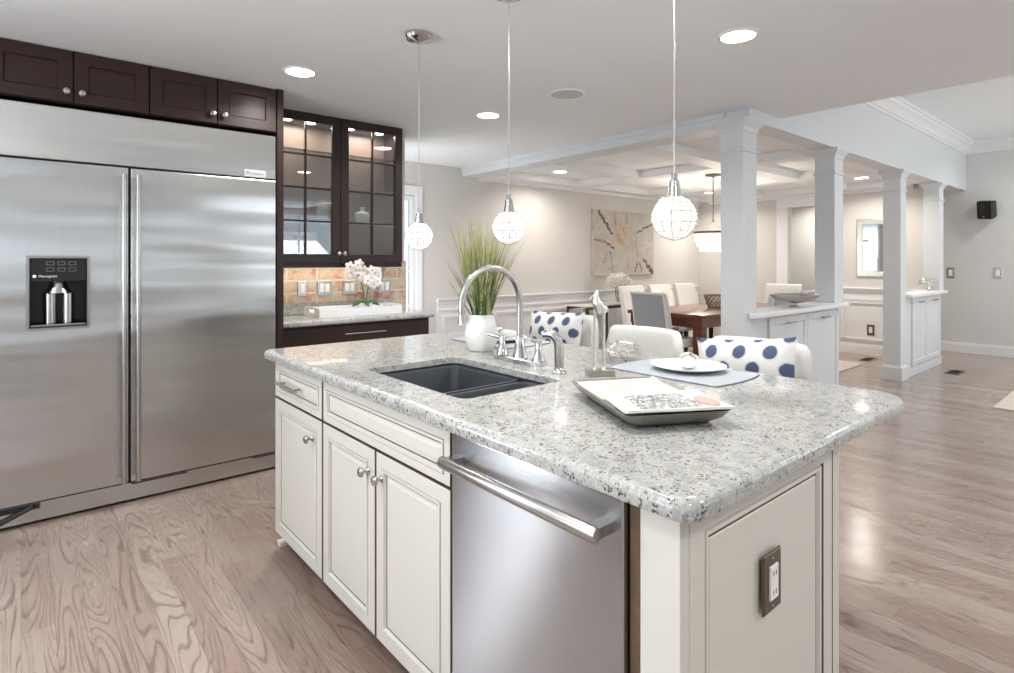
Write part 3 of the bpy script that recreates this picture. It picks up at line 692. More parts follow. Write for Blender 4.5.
plate('light_switch', (1.858, 4.455, 1.113), '-Y', 2, 'double steel switch plate on the brick, second from the refrigerator side', 'nickel', GB)
plate('light_switch', (2.073, 4.455, 1.113), '-Y', 2, 'double steel switch plate on the brick, partly behind the orchid blossoms', 'nickel', GB)
plate('light_switch', (2.395, 4.455, 1.113), '-Y', 2, 'double steel switch plate on the brick, past the orchid near the door', 'nickel', GB)
GW = 'switches on the grey wall'
plate('light_switch', (10.3995, 2.18, 1.157), '-X', 1, 'steel switch plate on the grey wall close to the last column', 'nickel', GW, s=1.3)
plate('light_switch', (10.3995, 1.645, 1.162), '-X', 1, 'steel switch plate on the grey wall under the black speaker', 'nickel', GW, s=1.3)
plate('wall_outlet', (9.1095, 2.817, .36), '-X', 1, 'dark outlet plate low on the wainscot under the mirror', 'bronze', outlet=True, s=1.25)
plate('wall_outlet', (1.247, .5795, .633), '-Y', 1, 'dark bronze outlet plate with white socket on the island end', 'bronze', outlet=True, s=1.08)

# serving tray with orchid on the bar
t = thing('serving_tray', 'white rectangular serving tray with cut-out handles under the orchid', 'tray', (1.99, 4.19, .9155))
b = B(); b.box(-.34, .34, -.15, .15, 0, .012); b.obj('tray_bottom', 'pot', t, local=True, smooth=0)
b = B(); b.box(-.34, .34, -.15, -.138, .012, .06); b.box(-.34, .34, .138, .15, .012, .06); b.obj('long_side', 'pot', t, local=True, smooth=0, bevel=.002)
for sx in (-1, 1):
    b = B(); x0, x1 = sorted((sx*.34, sx*.328)); b.box(x0, x1, -.138, .138, .012, .03); b.box(x0, x1, -.138, -.05, .03, .055); b.box(x0, x1, .05, .138, .03, .055); b.box(x0, x1, -.138, .138, .055, .07); b.obj('handle_side', 'pot', t, local=True, smooth=0, bevel=.002)
t = thing('orchid', 'white orchid in a square white pot on the serving tray', 'plant', (2.06, 4.16, .928))
b = B(); b.loft([[(x, y, z) for x, y in rrect(-w_, w_, -w_, w_, .008, 3)] for w_, z in ((.035, 0), (.05, .07), (.052, .075), (.046, .075), (.04, .06))], cap1=True); b.obj('pot', 'ceramic', t, local=True)
b = B()
for a, ln in ((.2, .13), (1.9, .09), (3.3, .11), (4.6, .10), (-.5, .12)):
    pts = [(math.cos(a)*ln*s_, math.sin(a)*ln*s_, .06+.09*s_-.10*s_*s_) for s_ in (0, .25, .5, .75, 1)]
    b.tube(pts, [.006, .016, .02, .015, .002], 8, flat=1.0)
for v in b.bm.verts: pass
b.obj('leaf', 'leafdark', t, local=True)
b = B(); stems = [[(0, 0, .06), (-.01, 0, .18), (-.04, .0, .28), (-.10, -.01, .36)], [(.01, 0, .06), (.03, 0, .17), (.05, 0, .24), (.08, -.01, .28)]]
for s_ in stems: b.tube(s_, .004, 6)
b.obj('stem', 'leafdark', t, local=True)
b = B(); rnd = random.Random(3)
def blossom(b, c, r, rnd):
    q = Matrix.Translation(c) @ Matrix.Rotation(rnd.uniform(0, 6.28), 4, 'Y') @ Matrix.Rotation(rnd.uniform(-.5, .5), 4, 'X')
    old = b.m
    for k in range(5):
        b.m = q @ Matrix.Rotation(2*PI*k/5, 4, 'Y') @ Matrix.Translation((0, 0, r*.6))
        b.ball((0, 0, 0), r*.62, 8, 5, (.75, .16, .9), mi=0)
    b.m = q; b.ball((0, -r*.15, 0), r*.22, 6, 4, mi=1); b.m = old
for c in ((-.13, -.02, .36), (-.09, -.04, .33), (-.06, -.03, .38), (-.03, -.05, .33), (0, -.04, .30), (-.12, -.03, .31), (.03, -.05, .27), (.07, -.05, .31), (.10, -.04, .28), (.09, -.05, .24), (.05, -.06, .22), (.04, -.05, .33), (-.05, -.06, .28), (.0, -.06, .25), (.11, -.03, .32), (-.08, -.05, .37)):
    blossom(b, c, .036, rnd)
b.obj('blossom', ['petal', 'rose'], t, local=True)
# ================================================================ ISLAND
IX, IE, IB, IF = .90, .58, 1.64, 2.73     # front plane, near end, back plane, far end
def raised(b, cx, cy, wd, h, fr=.058):
    b.panel(cx, cy, wd, h, [(0, .0003, 1), (0, .015, 1), (.0015, .0175, 0), (.004, .019, 0), (fr-.012, .019, 1), (fr-.010, .0175, 0), (fr-.009, .022, 0), (fr-.002, .022, 0), (fr+.002, .012, 1), (fr+.007, .012, 0), (fr+.0075, .012, 0), (fr+.022, .017, 0), (fr+.022, .017, 0)])
def knob(y, z, parent):
    b = B(); b.m = FR((IX, y, z), '-X'); b.lathe([(.012, .0003), (.010, .004), (.006, .008), (.006, .018), (.015, .022), (.017, .028), (.013, .034), (.004, .037)], n=18); return b.obj('knob', 'nickel', parent)
t = thing('island_cabinet', 'cream island cabinet with one drawer over one door', 'cabinet', (1.27, 2.455, 0), 0, 'cream island cabinets')
b = B(); b.box(IX+.0205, IB, 2.18, IF, .07, .876); b.obj('body', ['cream'], t, smooth=0)
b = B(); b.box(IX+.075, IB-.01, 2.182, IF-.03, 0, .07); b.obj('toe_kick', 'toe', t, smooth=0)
b = B(); b.box(.94, 1.64, IF-.028, IF+.006, 0, .0695); b.box(.915, 1.64, IF-.03, IF+.014, 0, .022); b.obj('shoe_moulding', 'cream', t, smooth=0, bevel=.004)
b = B(); b.m = FR((IX+.02, 0, 0), '-X'); raised(b, -(2.725+2.185)/2, .782, .538, .155, .04); d = b.obj('drawer', ['cream', 'glaze'], t, smooth=25)
b = B(); b.m = FR((IX, 2.50, .785), '-X'); b.tube([(-.09, 0, .001), (-.088, 0, .028), (-.1, 0, .03)], .005, 8); b.tube([(.09, 0, .001), (.088, 0, .028), (.1, 0, .03)], .005, 8); b.tube([(-.125, 0, .03), (.125, 0, .03)], .006, 8); b.obj('drawer_pull', 'nickel', d)
b = B(); b.m = FR((IX+.02, 0, 0), '-X'); raised(b, -(2.725+2.185)/2, .386, .538, .622); d = b.obj('door', ['cream', 'glaze'], t, smooth=25)
knob(2.275, .612, d)
t = thing('sink_cabinet', 'cream island cabinet with two doors below the sink', 'cabinet', (1.27, 1.74, 0), 0, 'cream island cabinets')
b = B(); b.box(IX+.0205, .985, 1.292, 2.179, .07, .876); b.box(1.47, IB, 1.292, 2.179, .07, .876); b.box(.985, 1.47, 1.292, 2.179, .07, .09); b.box(.985, 1.47, 2.16, 2.179, .09, .876); b.box(.985, 1.47, 1.292, 1.31, .09, .876); b.obj('body', ['cream'], t, smooth=0)
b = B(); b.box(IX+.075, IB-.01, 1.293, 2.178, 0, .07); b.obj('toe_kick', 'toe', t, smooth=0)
b = B(); b.m = FR((IX+.02, 0, 0), '-X'); raised(b, -(2.175+1.30)/2, .782, .868, .155, .04); b.obj('false_drawer', ['cream', 'glaze'], t, smooth=25)
for a, c, ky in ((1.742, 2.175, 1.79), (1.30, 1.736, 1.69)):
    b = B(); b.m = FR((IX+.02, 0, 0), '-X'); raised(b, -(a+c)/2, .386, c-a-.004, .622); d = b.obj('door', ['cream', 'glaze'], t, smooth=25); knob(ky, .617, d)
# dishwasher
t = thing('dishwasher', 'stainless steel dishwasher with bar handle built into the island', 'dishwasher', (1.25, .995, 0))
b = B(); b.box(IX+.03, 1.5, .712, 1.288, .0, .862); b.obj('body', 'blackmatte', t, smooth=0)
b = B(); b.box(IX-.006, IX+.029, .703, 1.284, .085, .864); d = b.obj('door', 'steel_dw', t, smooth=0, bevel=.004)
b = B(); b.box(IX+.05, IX+.06, .712, 1.288, .0, .08); b.obj('toe_kick', 'blackmatte', t, smooth=0)
hz = .80; hx = .845; y0, y1 = .726, 1.263
b = B()
prof = [(.014*math.cos(a)*1.0, .0165*math.sin(a)) for a in [2*PI*k/16 for k in range(16)]]
b.loft([[(hx+p*sc_, y, hz+q*sc_) for p, q in prof] for y, sc_ in ((y0, .93), (y0+.004, 1), (y1-.004, 1), (y1, .93))])
for ya in (y0+.004, y1-.034): b.box(hx, IX-.0055, ya, ya+.03, hz-.012, hz+.012)
b.obj('handle', 'nickel', d, smooth=40, bevel=.0015)
# end panel and corner posts
t = thing('island_end_panel', 'cream raised end panel of the island with corner posts', 'panel', (1.27, .6, 0))
b = B(); b.box(IX-.0, IX+.03, IE, .667, 0, .876); b.box(IX+.03, IB, IE+.0205, .667, 0, .876); b.obj('post', 'cream', t, smooth=0, bevel=.002)
b = B(); b.box(IX+.012, IX+.03, .668, .700, .08, .876); b.obj('filler_strip', 'glaze', t, smooth=0)
b = B(); b.m = FR((0, IE+.02, 0), '-Y')
def endpan(b, x0, x1, z0, z1):
    b.panel((x0+x1)/2, (z0+z1)/2, x1-x0, z1-z0, [(0, .0003, 0), (0, .0195, 0), (.052, .0195, 1), (.054, .012, 1), (.057, .012, 0), (.060, .018, 0), (.068, .018, 0), (.074, .010, 1), (.080, .010, 0), (.082, .012, 0), (.082, .012, 0)])
endpan(b, .931, 1.590, .0, .875)
b.obj('end_panel', ['cream', 'glaze'], t, smooth=20)
b = B(); b.m = FR((0, IE+.02, 0), '-Y'); b.panel(1.618, .4375, .044, .875, [(0, .0003, 0), (0, .018, 1), (.0015, .0195, 0), (.0015, .0195, 0)]); b.box(1.590, 1.596, 0, .875, .0003, .006, 1); b.obj('corner_stile', ['cream', 'glaze'], t, smooth=20)
b = B(); b.box(IX+.03, IB, .668, .711, 0, .876); b.box(1.505, IB, .711, 1.289, 0, .876); b.obj('side_wall', 'cream', t, smooth=0)
# countertop with the sink cut-out
sx0, sx1, sy0, sy1 = 1.008, 1.442, 1.388, 2.042
def counter_outline(i): return rrect(.862, 2.105, .535, 2.792, [.05, .04, .05, .10], 8, i)
b = B(); Z0, Z1 = .8765, .915
seq = [(.004, Z0), (.001, Z0+.002), (0, Z0+.007), (0, Z1-.016), (.0025, Z1-.009), (.007, Z1-.004), (.014, Z1-.001), (.020, Z1)]
R = b.loft([[(x, y, z) for x, y in counter_outline(i)] for i, z in seq], cap0=False, cap1=False)
hole = rrect(sx0, sx1, sy0, sy1, .035, 6)
hseq = [(.0, Z1), (.002, Z1-.002), (.002, .889), (-.03, .889), (-.03, Z0)]
Hh = b.loft([[(x, y, z) for x, y in rrect(sx0, sx1, sy0, sy1, .035, 6, i)] for i, z in hseq], cap0=False, cap1=False)
for ra, rb in ((R[-1], Hh[0]), (R[0], Hh[-1])):
    ed = []
    for rg in (ra, rb):
        n = len(rg)
        for k in range(n):
            e = b.bm.edges.get((rg[k], rg[(k+1) % n])); ed.append(e)
    bmesh.ops.triangle_fill(b.bm, use_beauty=True, edges=ed)
ct = b.obj('island_countertop', 'granite', smooth=40)
for p in ct.data.polygons:
    if abs(p.normal.z) > .9995: p.use_smooth = False
tag(center(ct), 'large speckled white granite countertop of the kitchen island', 'countertop')
# sink
t = thing('sink', 'dark double bowl undermount sink in the island countertop', 'sink', (1.225, 1.715, .68))
b = B()
def bowl(b, x0, x1, y0, y1, zt, zb):
    b.loft([[(x, y, z) for x, y in rrect(x0, x1, y0, y1, .04, 5, i)] for i, z in ((-.014, zt-.002), (-.014, zt), (0, zt), (.004, zt-.01), (.012, zb+.03), (.02, zb+.01), (.04, zb))], cap0=False, cap1=True)
    b.loft([[(x, y, z) for x, y in rrect(x0-.012, x1+.012, y0-.012, y1+.012, .045, 5, i)] for i, z in ((0, zt-.002), (.0, zb), (.03, zb-.012))], cap0=False, cap1=True)
DVY = 1.605
bowl(b, sx0+.004, sx1-.004, DVY+.022, sy1-.004, .880, .685)
bowl(b, sx0+.004, sx1-.004, sy0+.004, DVY-.022, .880, .705)
# upper wall above the low divider
b.loft([[(x, y, z) for x, y in rrect(sx0-.004, sx1+.004, sy0-.004, sy1+.004, .04, 6, i)] for i, z in ((0, .888), (0, .878), (-.01, .878), (-.01, .888), (0, .888))], cap0=False, cap1=False)
b.obj('basin', 'sink', t, smooth=40)
for y in (1.83, 1.49):
    b = B(); b.lathe([(.042, 0), (.042, .003), (.03, .003), (.028, .001)], (1.225, y, (.6855 if y > 1.6 else .7055)), 24); b.obj('drain', 'chrome', t)
# faucet
t = thing('faucet', 'tall chrome gooseneck faucet with two lever handles behind the sink', 'faucet', (1.565, 1.76, .9153))
b = B(); b.loft([[(x, y, z) for x, y in rrect(-.035, .035, -.135, .135, .012, 4, i)] for i, z in ((0, 0), (0, .016), (.004, .02))]); b.obj('base_plate', 'chrome', t, local=True)
b = B()
pts = [(0, 0, .085)]+[(0, 0, .085+.155*k/4) for k in range(1, 5)]
Rr = .148
for k in range(1, 17):
    a = PI*1.06*k/16; pts.append((-Rr+Rr*math.cos(a), 0, .24+Rr*math.sin(a)))
b.tube(pts, .0125, 14)
b.tube([pts[-1], (pts[-1][0]+.001, 0, pts[-1][2]-.012), (pts[-1][0]+.004, 0, pts[-1][2]-.035)], [.013, .015, .019], 14)
b.obj('spout', 'nickel', t, local=True)
b = B(); b.lathe([(.034, .02), (.030, .03), (.020, .075), (.0165, .10), (.0165, .108)], n=24); b.obj('spout_base', 'chrome', t, local=True)
for y, dx in ((.112, -1), (-.112, 1)):
    b = B(); b.lathe([(.028, .02), (.024, .03), (.014, .058), (.012, .075), (.015, .08), (.014, .092), (.004, .096)], (0, y, 0), 20)
    hd = b.obj('handle_base', 'chrome', t, local=True)
    b = B(); b.tube([(0, y, .086), (-.01, y+.02*-dx*-1 if False else y-.025*dx, .092), (-.02, y-.07*dx if dx < 0 else y+.02, .098)], [.009, .008, .006], 10)
    b.obj('lever', 'chrome', hd, local=True)
t = thing('side_sprayer', 'chrome pull-out side sprayer standing beside the faucet', 'sprayer', (1.515, 1.485, .9153))
b = B(); b.lathe([(.028, 0), (.028, .006), (.02, .012), (.017, .02)], n=20); b.obj('collar', 'chrome', t, local=True)
b = B(); b.tube([(0, 0, .018), (0, 0, .10), (-.003, .006, .125), (-.012, .022, .142), (-.025, .045, .143), (-.03, .055, .138)], [.017, .018, .019, .019, .017, .014], 14); b.obj('spray_head', 'nickel', t, local=True)

# reed grass in vase
t = thing('potted_grass', 'white vase of tall green reed grass on the island', 'plant', (1.63, 2.10, .9153))
b = B()
def wob(u, z): return 1+.012*math.cos(u*2*PI*12) + (.05*math.cos(u*2*PI*6) if z > .158 else 0)
b.lathe([(.050, 0), (.056, .004), (.072, .04), (.078, .075), (.072, .11), (.062, .138), (.060, .155), (.064, .168), (.060, .168), (.056, .155), (.058, .13)], n=48, wob=wob); b.obj('vase', 'vase', t, local=True)
b = B(); rnd = random.Random(11)
for k in range(420):
    a = rnd.uniform(0, 2*PI); r0 = rnd.uniform(0, .035); ln = rnd.uniform(.22, .51)*(1 if rnd.random() < .75 else .8)
    lean = abs(rnd.gauss(0, .18))+.03
    if rnd.random() < .08: lean += .2
    dx, dy = math.cos(a), math.sin(a); wd = rnd.uniform(.0018, .0038); bend = rnd.uniform(.0, .14)
    pts = []
    for s_ in (0, .3, .6, .85, 1.0):
        rr = r0+ln*s_*math.sin(lean)*.8+bend*ln*s_*s_; pts.append(Vector((dx*rr, dy*rr, .13+ln*s_*math.cos(lean))))
    side = Vector((-dy, dx, 0)); side.rotate(Matrix.Rotation(rnd.uniform(-.9, .9), 3, 'Z'))
    vs = []
    for p_, q in zip(pts, (1, 1, .9, .6, .1)): vs.append((b.v(p_-side*wd*q), b.v(p_+side*wd*q)))
    for i in range(4): b.f([vs[i][0], vs[i][1], vs[i+1][1], vs[i+1][0]])
for k in range(40):
    a = rnd.uniform(0, 2*PI); ln = rnd.uniform(.35, .5); lean = rnd.uniform(.12, .42); dx, dy = math.cos(a), math.sin(a)
    b.tube([(dx*ln*s_*math.sin(lean), dy*ln*s_*math.sin(lean), .13+ln*s_*math.cos(lean)) for s_ in (0, .5, 1)], [.0012, .001, .0004], 4)
b.obj('grass_blades', 'grass', t, local=True, smooth=0)

# bird sculpture
t = thing('bird_sculpture', 'silver bird sculpture on two tall thin legs and a block base', 'sculpture', (1.60, 1.362, .9153), -.55)
b = B(); b.box(-.05, .05, -.026, .026, 0, .022); b.obj('base', 'pewter', t, local=True, smooth=0, bevel=.002)
for x in (-.02, .014):
    b = B(); b.tube([(x, 0, .022), (x, 0, .24)], .0048, 8); b.lathe([(.009, .022), (.006, .03)], (x, 0, 0), 10); b.obj('leg', 'silver', t, local=True)
b = B(); b.m = Matrix.Translation((0, 0, .222)) @ Matrix.Diagonal((.72, .8, .9, 1)) @ Matrix.Translation((0, 0, -.222))
b.loft([[(cx+rx*math.cos(2*PI*k/14)*1.0, ry*math.sin(2*PI*k/14), z+tl*math.cos(2*PI*k/14)) for k in range(14)] for cx, rx, ry, z, tl in
        ((.0, .006, .006, .222, 0), (.002, .028, .02, .232, -.006), (.0, .040, .026, .25, -.012), (-.006, .034, .024, .268, -.012), (-.016, .020, .018, .282, -.006), (-.021, .016, .015, .296, 0), (-.019, .013, .012, .308, 0), (-.012, .004, .004, .318, 0))])
b.tube([(-.030, 0, .298), (-.045, 0, .292), (-.054, 0, .286)], [.007, .004, .001], 8)
b.tube([(.018, 0, .250), (.034, 0, .240), (.044, 0, .232)], [.018, .012, .004], 8, flat=1.2)
b.obj('body', 'silver', t, local=True)

# wire sculpture
b = B(); rnd = random.Random(5)
for k in range(16):
    q = Matrix.Rotation(rnd.uniform(0, PI), 3, 'Z') @ Matrix.Rotation(rnd.uniform(.3, 1.45), 3, 'X'); r = rnd.uniform(.042, .052)
    b.tube([q @ Vector((r*math.cos(2*PI*i/20), r*math.sin(2*PI*i/20), 0))*1.0 for i in range(21)], .0011, 5, cap=False)
zmin = min(v.co.z for v in b.bm.verts)
for v in b.bm.verts: v.co.z -= zmin; v.co.x *= 1.75; v.co.y *= 1.6; v.co.z *= .85
o = b.obj('wire_orb', 'silver'); o.location = (1.925, 1.52, .9153); tag(o, 'airy silver wire ornament behind the bird sculpture', 'ornament')

# place settings
def placemat(x0, x1, y0, y1, label):
    t = thing('placemat', label, 'placemat', ((x0+x1)/2, (y0+y1)/2, .9152), 0, 'placemats on the island')
    hx_, hy_ = (x1-x0)/2, (y1-y0)/2
    pts = []
    for (a, c_) in ((-hx_, -hy_), (hx_, -hy_)):
        pass
    def side(p, q, bow): 
        out = []
        n = Vector((q[1]-p[1], p[0]-q[0])).normalized()
        for k in range(8):
            s_ = k/8; out.append((p[0]+(q[0]-p[0])*s_+n.x*bow*4*s_*(1-s_), p[1]+(q[1]-p[1])*s_+n.y*bow*4*s_*(1-s_)))
        return out
    c = [(-hx_, -hy_), (hx_, -hy_), (hx_, hy_), (-hx_, hy_)]
    for i in range(4): pts += side(c[i], c[(i+1) % 4], .018 if i % 2 == 0 else .004)
    b = B(); b.prism(pts, 0, .002); b.obj('lining', 'matback', t, local=True, smooth=0)
    b = B(); b.prism([(x*.992, y*.992) for x, y in pts], .002, .0045); b.obj('mat', 'mat', t, local=True, smooth=0)
def dish(x, y, z, label, s=1.0):
    b = B(); b.lathe([(.07*s, 0), (.08*s, .002), (.10*s, .007), (.137*s, .018), (.138*s, .0195), (.135*s, .020), (.10*s, .011), (.085*s, .006), (.02*s, .005)], n=48)
    o = b.obj('plate', 'plate'); o.location = (x, y, z); return tag(o, label, 'plate', 'white plates on the island')
def napkin(x, y, z, rz, label):
    t = thing('napkin', label, 'napkin', (x, y, z), rz, 'rolled napkins on the plates')
    b = B(); rnd = random.Random(2)
    b.loft([[(xx, (ry*math.cos(2*PI*k/16))*(1+.12*math.cos(3*2*PI*k/16+xx*30)), .026+rz_*math.sin(2*PI*k/16)*(1+.1*math.cos(4*2*PI*k/16))) for k in range(16)] for xx, ry, rz_ in ((-.085, .034, .012), (-.06, .032, .018), (-.03, .026, .022), (0, .02, .021), (.03, .026, .022), (.06, .032, .022), (.085, .036, .018))])
    b.obj('cloth', 'ivory', t, local=True, smooth=60)
    b = B(); b.m = Matrix.Rotation(PI/2, 4, 'Y')
    pr = [(.024, -.014), (.029, -.010), (.030, 0), (.029, .010), (.024, .014), (.022, 0), (.024, -.014)]
    b.lathe(pr, (-.028, 0, 0), 24, False, False); b.obj('napkin_ring', 'silver', t, local=True)
    return t
placemat(1.735, 2.04, .985, 1.43, 'blue grey placemat in front of the stool with the dotted cushion beside the tray')
PZ = .9152+.0048
dish(1.925, 1.205, PZ, 'white plate with rolled napkin near the metal tray')
napkin(1.925, 1.205, PZ+.0075, .55, 'rolled ivory napkin in a silver ring on the plate near the tray')
placemat(1.735, 2.04, 2.06, 2.50, 'dark edged blue grey placemat behind the faucet')
dish(1.89, 2.28, PZ, 'white plate with rolled napkin behind the faucet')
napkin(1.89, 2.28, PZ+.0075, 2.3, 'rolled ivory napkin on the plate behind the faucet')

# metal tray with magazines
TX, TY, TA = 1.340, .982, math.radians(62)
t = thing('metal_tray', 'shallow hammered pewter tray holding magazines on the island', 'tray', (TX, TY, .9153), TA)
tl, tw = .216, .147
b = B()
b.loft([[(x, y, z) for x, y in rrect(-tl-q, tl+q, -tw-q, tw+q, .03, 5)] for q, z in ((-.05, 0), (-.04, .002), (-.015, .018), (0, .038), (.002, .0405), (-.002, .0405), (-.018, .021), (-.042, .005), (-.05, .004))]); b.obj('tray_body', 'pewter', t, local=True)
def magaz(label, lx, ly, z, rz, wd, h, top, ripple, tilt, curl):
    o = bpy.data.objects.new('magazine', None)
    b = B(); nx, ny = 16, 14
    def surf(u, v, dz):
        x = (u-.5)*wd; y = (v-.5)*h
        z_ = dz+ripple*math.sin(u*7+v*3)*.6+ripple*math.sin(v*9)*.3+curl*max(0, abs(u-.5)-.35)**2*8
        return (x, y, z_)
    G = [[[b.v(surf(i/nx, j/ny, dz)) for j in range(ny+1)] for i in range(nx+1)] for dz in (0, .006)]
    for i in range(nx):
        for j in range(ny):
            b.f([G[0][i][j], G[0][i][j+1], G[0][i+1][j+1], G[0][i+1][j]], 1); b.f([G[1][i][j], G[1][i+1][j], G[1][i+1][j+1], G[1][i][j+1]], 0)
    for i in range(nx):
        for j in (0, ny): b.f([G[0][i][j], G[0][i+1][j], G[1][i+1][j], G[1][i][j]], 1)
    for j in range(ny):
        for i in (0, nx): b.f([G[0][i][j], G[0][i][j+1], G[1][i][j+1], G[1][i][j]], 1)
    o = b.obj('magazine', [top, 'paper'], smooth=40)
    c = Vector((TX, TY)) + Matrix.Rotation(TA, 2) @ Vector((lx, ly))
    o.location = (c.x, c.y, .9153+z); o.rotation_euler = (tilt[0], tilt[1], TA+rz)
    tag(o, label, 'magazine', 'magazines in the pewter tray'); return o
magaz('open magazine with a beige page, further up the pewter tray', .036, 0, .0300, 0, .300, .265, 'page', .0012, (0, 0), .03)
mg = magaz('magazine with dark ink drawing, at the near end of the pewter tray', -.122, -.004,  .0420, -.05, .19, .285, 'mag', .001, (0, 0), .02)
b = B(); b.ball((-.02, -.105, .0085), .034, 16, 8, (1.5, .8, .06)); b.obj('printed_rose', 'rose', mg, local=True)

# ================================================================ CUSHIONS AND STOOLS
def stool(x, y, label):
    t = thing('counter_stool', label, 'stool', (x, y, 0), PI, 'ivory upholstered counter stools along the island')
    b = B(); b.loft([[(p, q, z) for p, q in rrect(-.20, .22, -.22, .22, .06, 5, i)] for i, z in ((.03, .575), (.004, .585), (0, .61), (.004, .645), (.02, .66), (.06, .668))]); b.obj('seat', 'ivory', t, local=True)
    b = B(); rings = []
    for k in range(25):
        u = -1+2*k/24; a = u*.74; Rb = .33
        e = max(0, (abs(u)-.80)/.20); zt = .985-.085*(1-math.sqrt(max(0, 1-e*e))); th = .034*(1-.35*e*e)
        zb = .60
        prof = []
        for q in range(20):
            an = 2*PI*q/20; cx_ = math.cos(an); sz = math.sin(an)
            prof.append((th*math.copysign(abs(cx_)**.7, cx_), (zt+zb)/2+(zt-zb)/2*math.copysign(abs(sz)**.28, sz)))
        rings.append([(.11-(Rb+dr_)*math.cos(a)-.0, (Rb+dr_)*math.sin(a), z) for dr_, z in prof])
    b.loft(rings); b.obj('backrest', 'ivory', t, local=True, smooth=50)
    for sx in (-1, 1):
        for sy in (-1, 1):
            b = B(); b.loft([[(sx*(.155+o_)+p, sy*(.16+o_)+q, z) for p, q in ((-w_, -w_), (w_, -w_), (w_, w_), (-w_, w_))] for o_, w_, z in ((.035, .013, 0), (0, .022, .59))]); b.obj('leg', 'espresso', t, local=True, smooth=0)
    b = B()
    for sy in (-1, 1): b.box(-.17, .17, sy*.178-.009, sy*.178+.009, .17, .20)
    b.box(.165, .185, -.18, .18, .22, .25); b.box(-.185, -.165, -.18, .18, .22, .25)
    b.obj('stretcher', 'espresso', t, local=True, smooth=0)
    return t
stool(2.30, 1.20, 'ivory stool holding the dotted cushion, near the plate and tray')
stool(2.30, 1.80, 'ivory stool without a cushion, between the two cushioned stools')
stool(2.56, 2.56, 'ivory stool holding the dotted cushion behind the faucet')
def cushion_obj(x, y, z, rot, label, wd=.48, h=.27):
    b = B(); n = 20; m_ = 14
    V = {}
    for sgn in (1, -1):
        for i in range(n+1):
            for j in range(m_+1):
                u = -1+2*i/n; v = -1+2*j/m_
                ed = i in (0, n) or j in (0, m_)
                px = u*(1-.07*(1-v*v)) ; py = v*(1-.10*(1-u*u))
                th = .058*((1-u**4)**.7)*((1-v*v)**.75)
                key = (i, j, 0 if ed else sgn)
                if key not in V: V[key] = b.v((px*wd/2, py*h/2, 0 if ed else sgn*th))
    g = lambda i, j, s_: V[(i, j, 0 if (i in (0, n) or j in (0, m_)) else s_)]
    for sgn in (1, -1):
        for i in range(n):
            for j in range(m_): b.f([g(i, j, sgn), g(i+1, j, sgn), g(i+1, j+1, sgn), g(i, j+1, sgn)])
    o = b.obj('cushion', 'dots', smooth=60); o.location = (x, y, z); o.rotation_euler = (Matrix.Rotation(-PI/2, 3, 'Z') @ Matrix.Rotation(math.radians(rot[0]), 3, 'X') @ Matrix.Rotation(math.radians(rot[1]), 3, 'Z')).to_euler()
    return tag(o, label, 'cushion', 'white cushions with navy dots')
cushion_obj(2.272, 1.165, .882, (78, 6), 'white cushion with navy dots on the stool near the plate and tray', .435, .27)
cushion_obj(2.572, 2.563, .880, (78, 2), 'white cushion with navy dots on the stool behind the faucet')

# ================================================================ PENDANTS, CANS
def pendant(x, y, z, label):
    t = thing('pendant_lamp', label, 'lamp', (x, y, CZ), 0, 'crystal globe pendants over the island')
    r = .0675; dz = z-CZ
    b = B(); b.lathe([(.066, -.0005), (.068, -.012), (.062, -.024), (.02, -.034), (.008, -.04)], n=28); b.obj('canopy', 'chrome', t, local=True)
    b = B(); b.tube([(0, 0, -.036), (0, 0, dz+r+.06)], .0022, 6); b.obj('cord', 'silver', t, local=True)
    b = B(); b.lathe([(.005, dz+r+.068), (.009, dz+r+.064), (.009, dz+r+.05), (.014, dz+r+.045), (.018, dz+r+.02), (.022, dz+r-.004)], n=20); b.obj('socket', 'chrome', t, local=True)
    b = B(); b.ball((0, 0, dz), r*.84, 24, 16); b.obj('bulb', 'bulb', t, local=True)
    b = B(); rnd = random.Random(1)
    N = 84
    for k in range(N):
        zz = 1-2*(k+.5)/N; ph = k*2.39996; rr = math.sqrt(1-zz*zz); d = Vector((rr*math.cos(ph), rr*math.sin(ph), zz))
        q = d.to_track_quat('Z', 'Y').to_matrix().to_4x4(); q.translation = Vector((0, 0, dz))+d*r*.93; b.m = q
        b.lathe([(.004, -.004), (.0112, -.001), (.0112, .001), (.006, .0045)], n=8)
    b.m = Matrix(); b.obj('crystal_shade', 'lit_bead', t, local=True, smooth=0)
    b = B()
    for k in range(1, 7):
        tt = PI*k/7; b.tube([(r*1.02*math.sin(tt)*math.cos(2*PI*i/24), r*1.02*math.sin(tt)*math.sin(2*PI*i/24), dz+r*1.02*math.cos(tt)) for i in range(25)], .0011, 4, cap=False)
    for k in range(7):
        a = PI*k/7; b.tube([(r*1.02*math.sin(q_)*math.cos(a), r*1.02*math.sin(q_)*math.sin(a), dz+r*1.02*math.cos(q_)) for q_ in [2*PI*i/24 for i in range(25)]], .0011, 4, cap=False)
    b.obj('wire_cage', 'nickel', t, local=True)
pendant(1.475, 2.395, 1.451, 'glowing crystal globe pendant above the far end of the island')
pendant(1.51, 1.765, 1.466, 'glowing crystal globe pendant above the faucet')
pendant(1.515, .996, 1.462, 'glowing crystal globe pendant above the magazine tray')

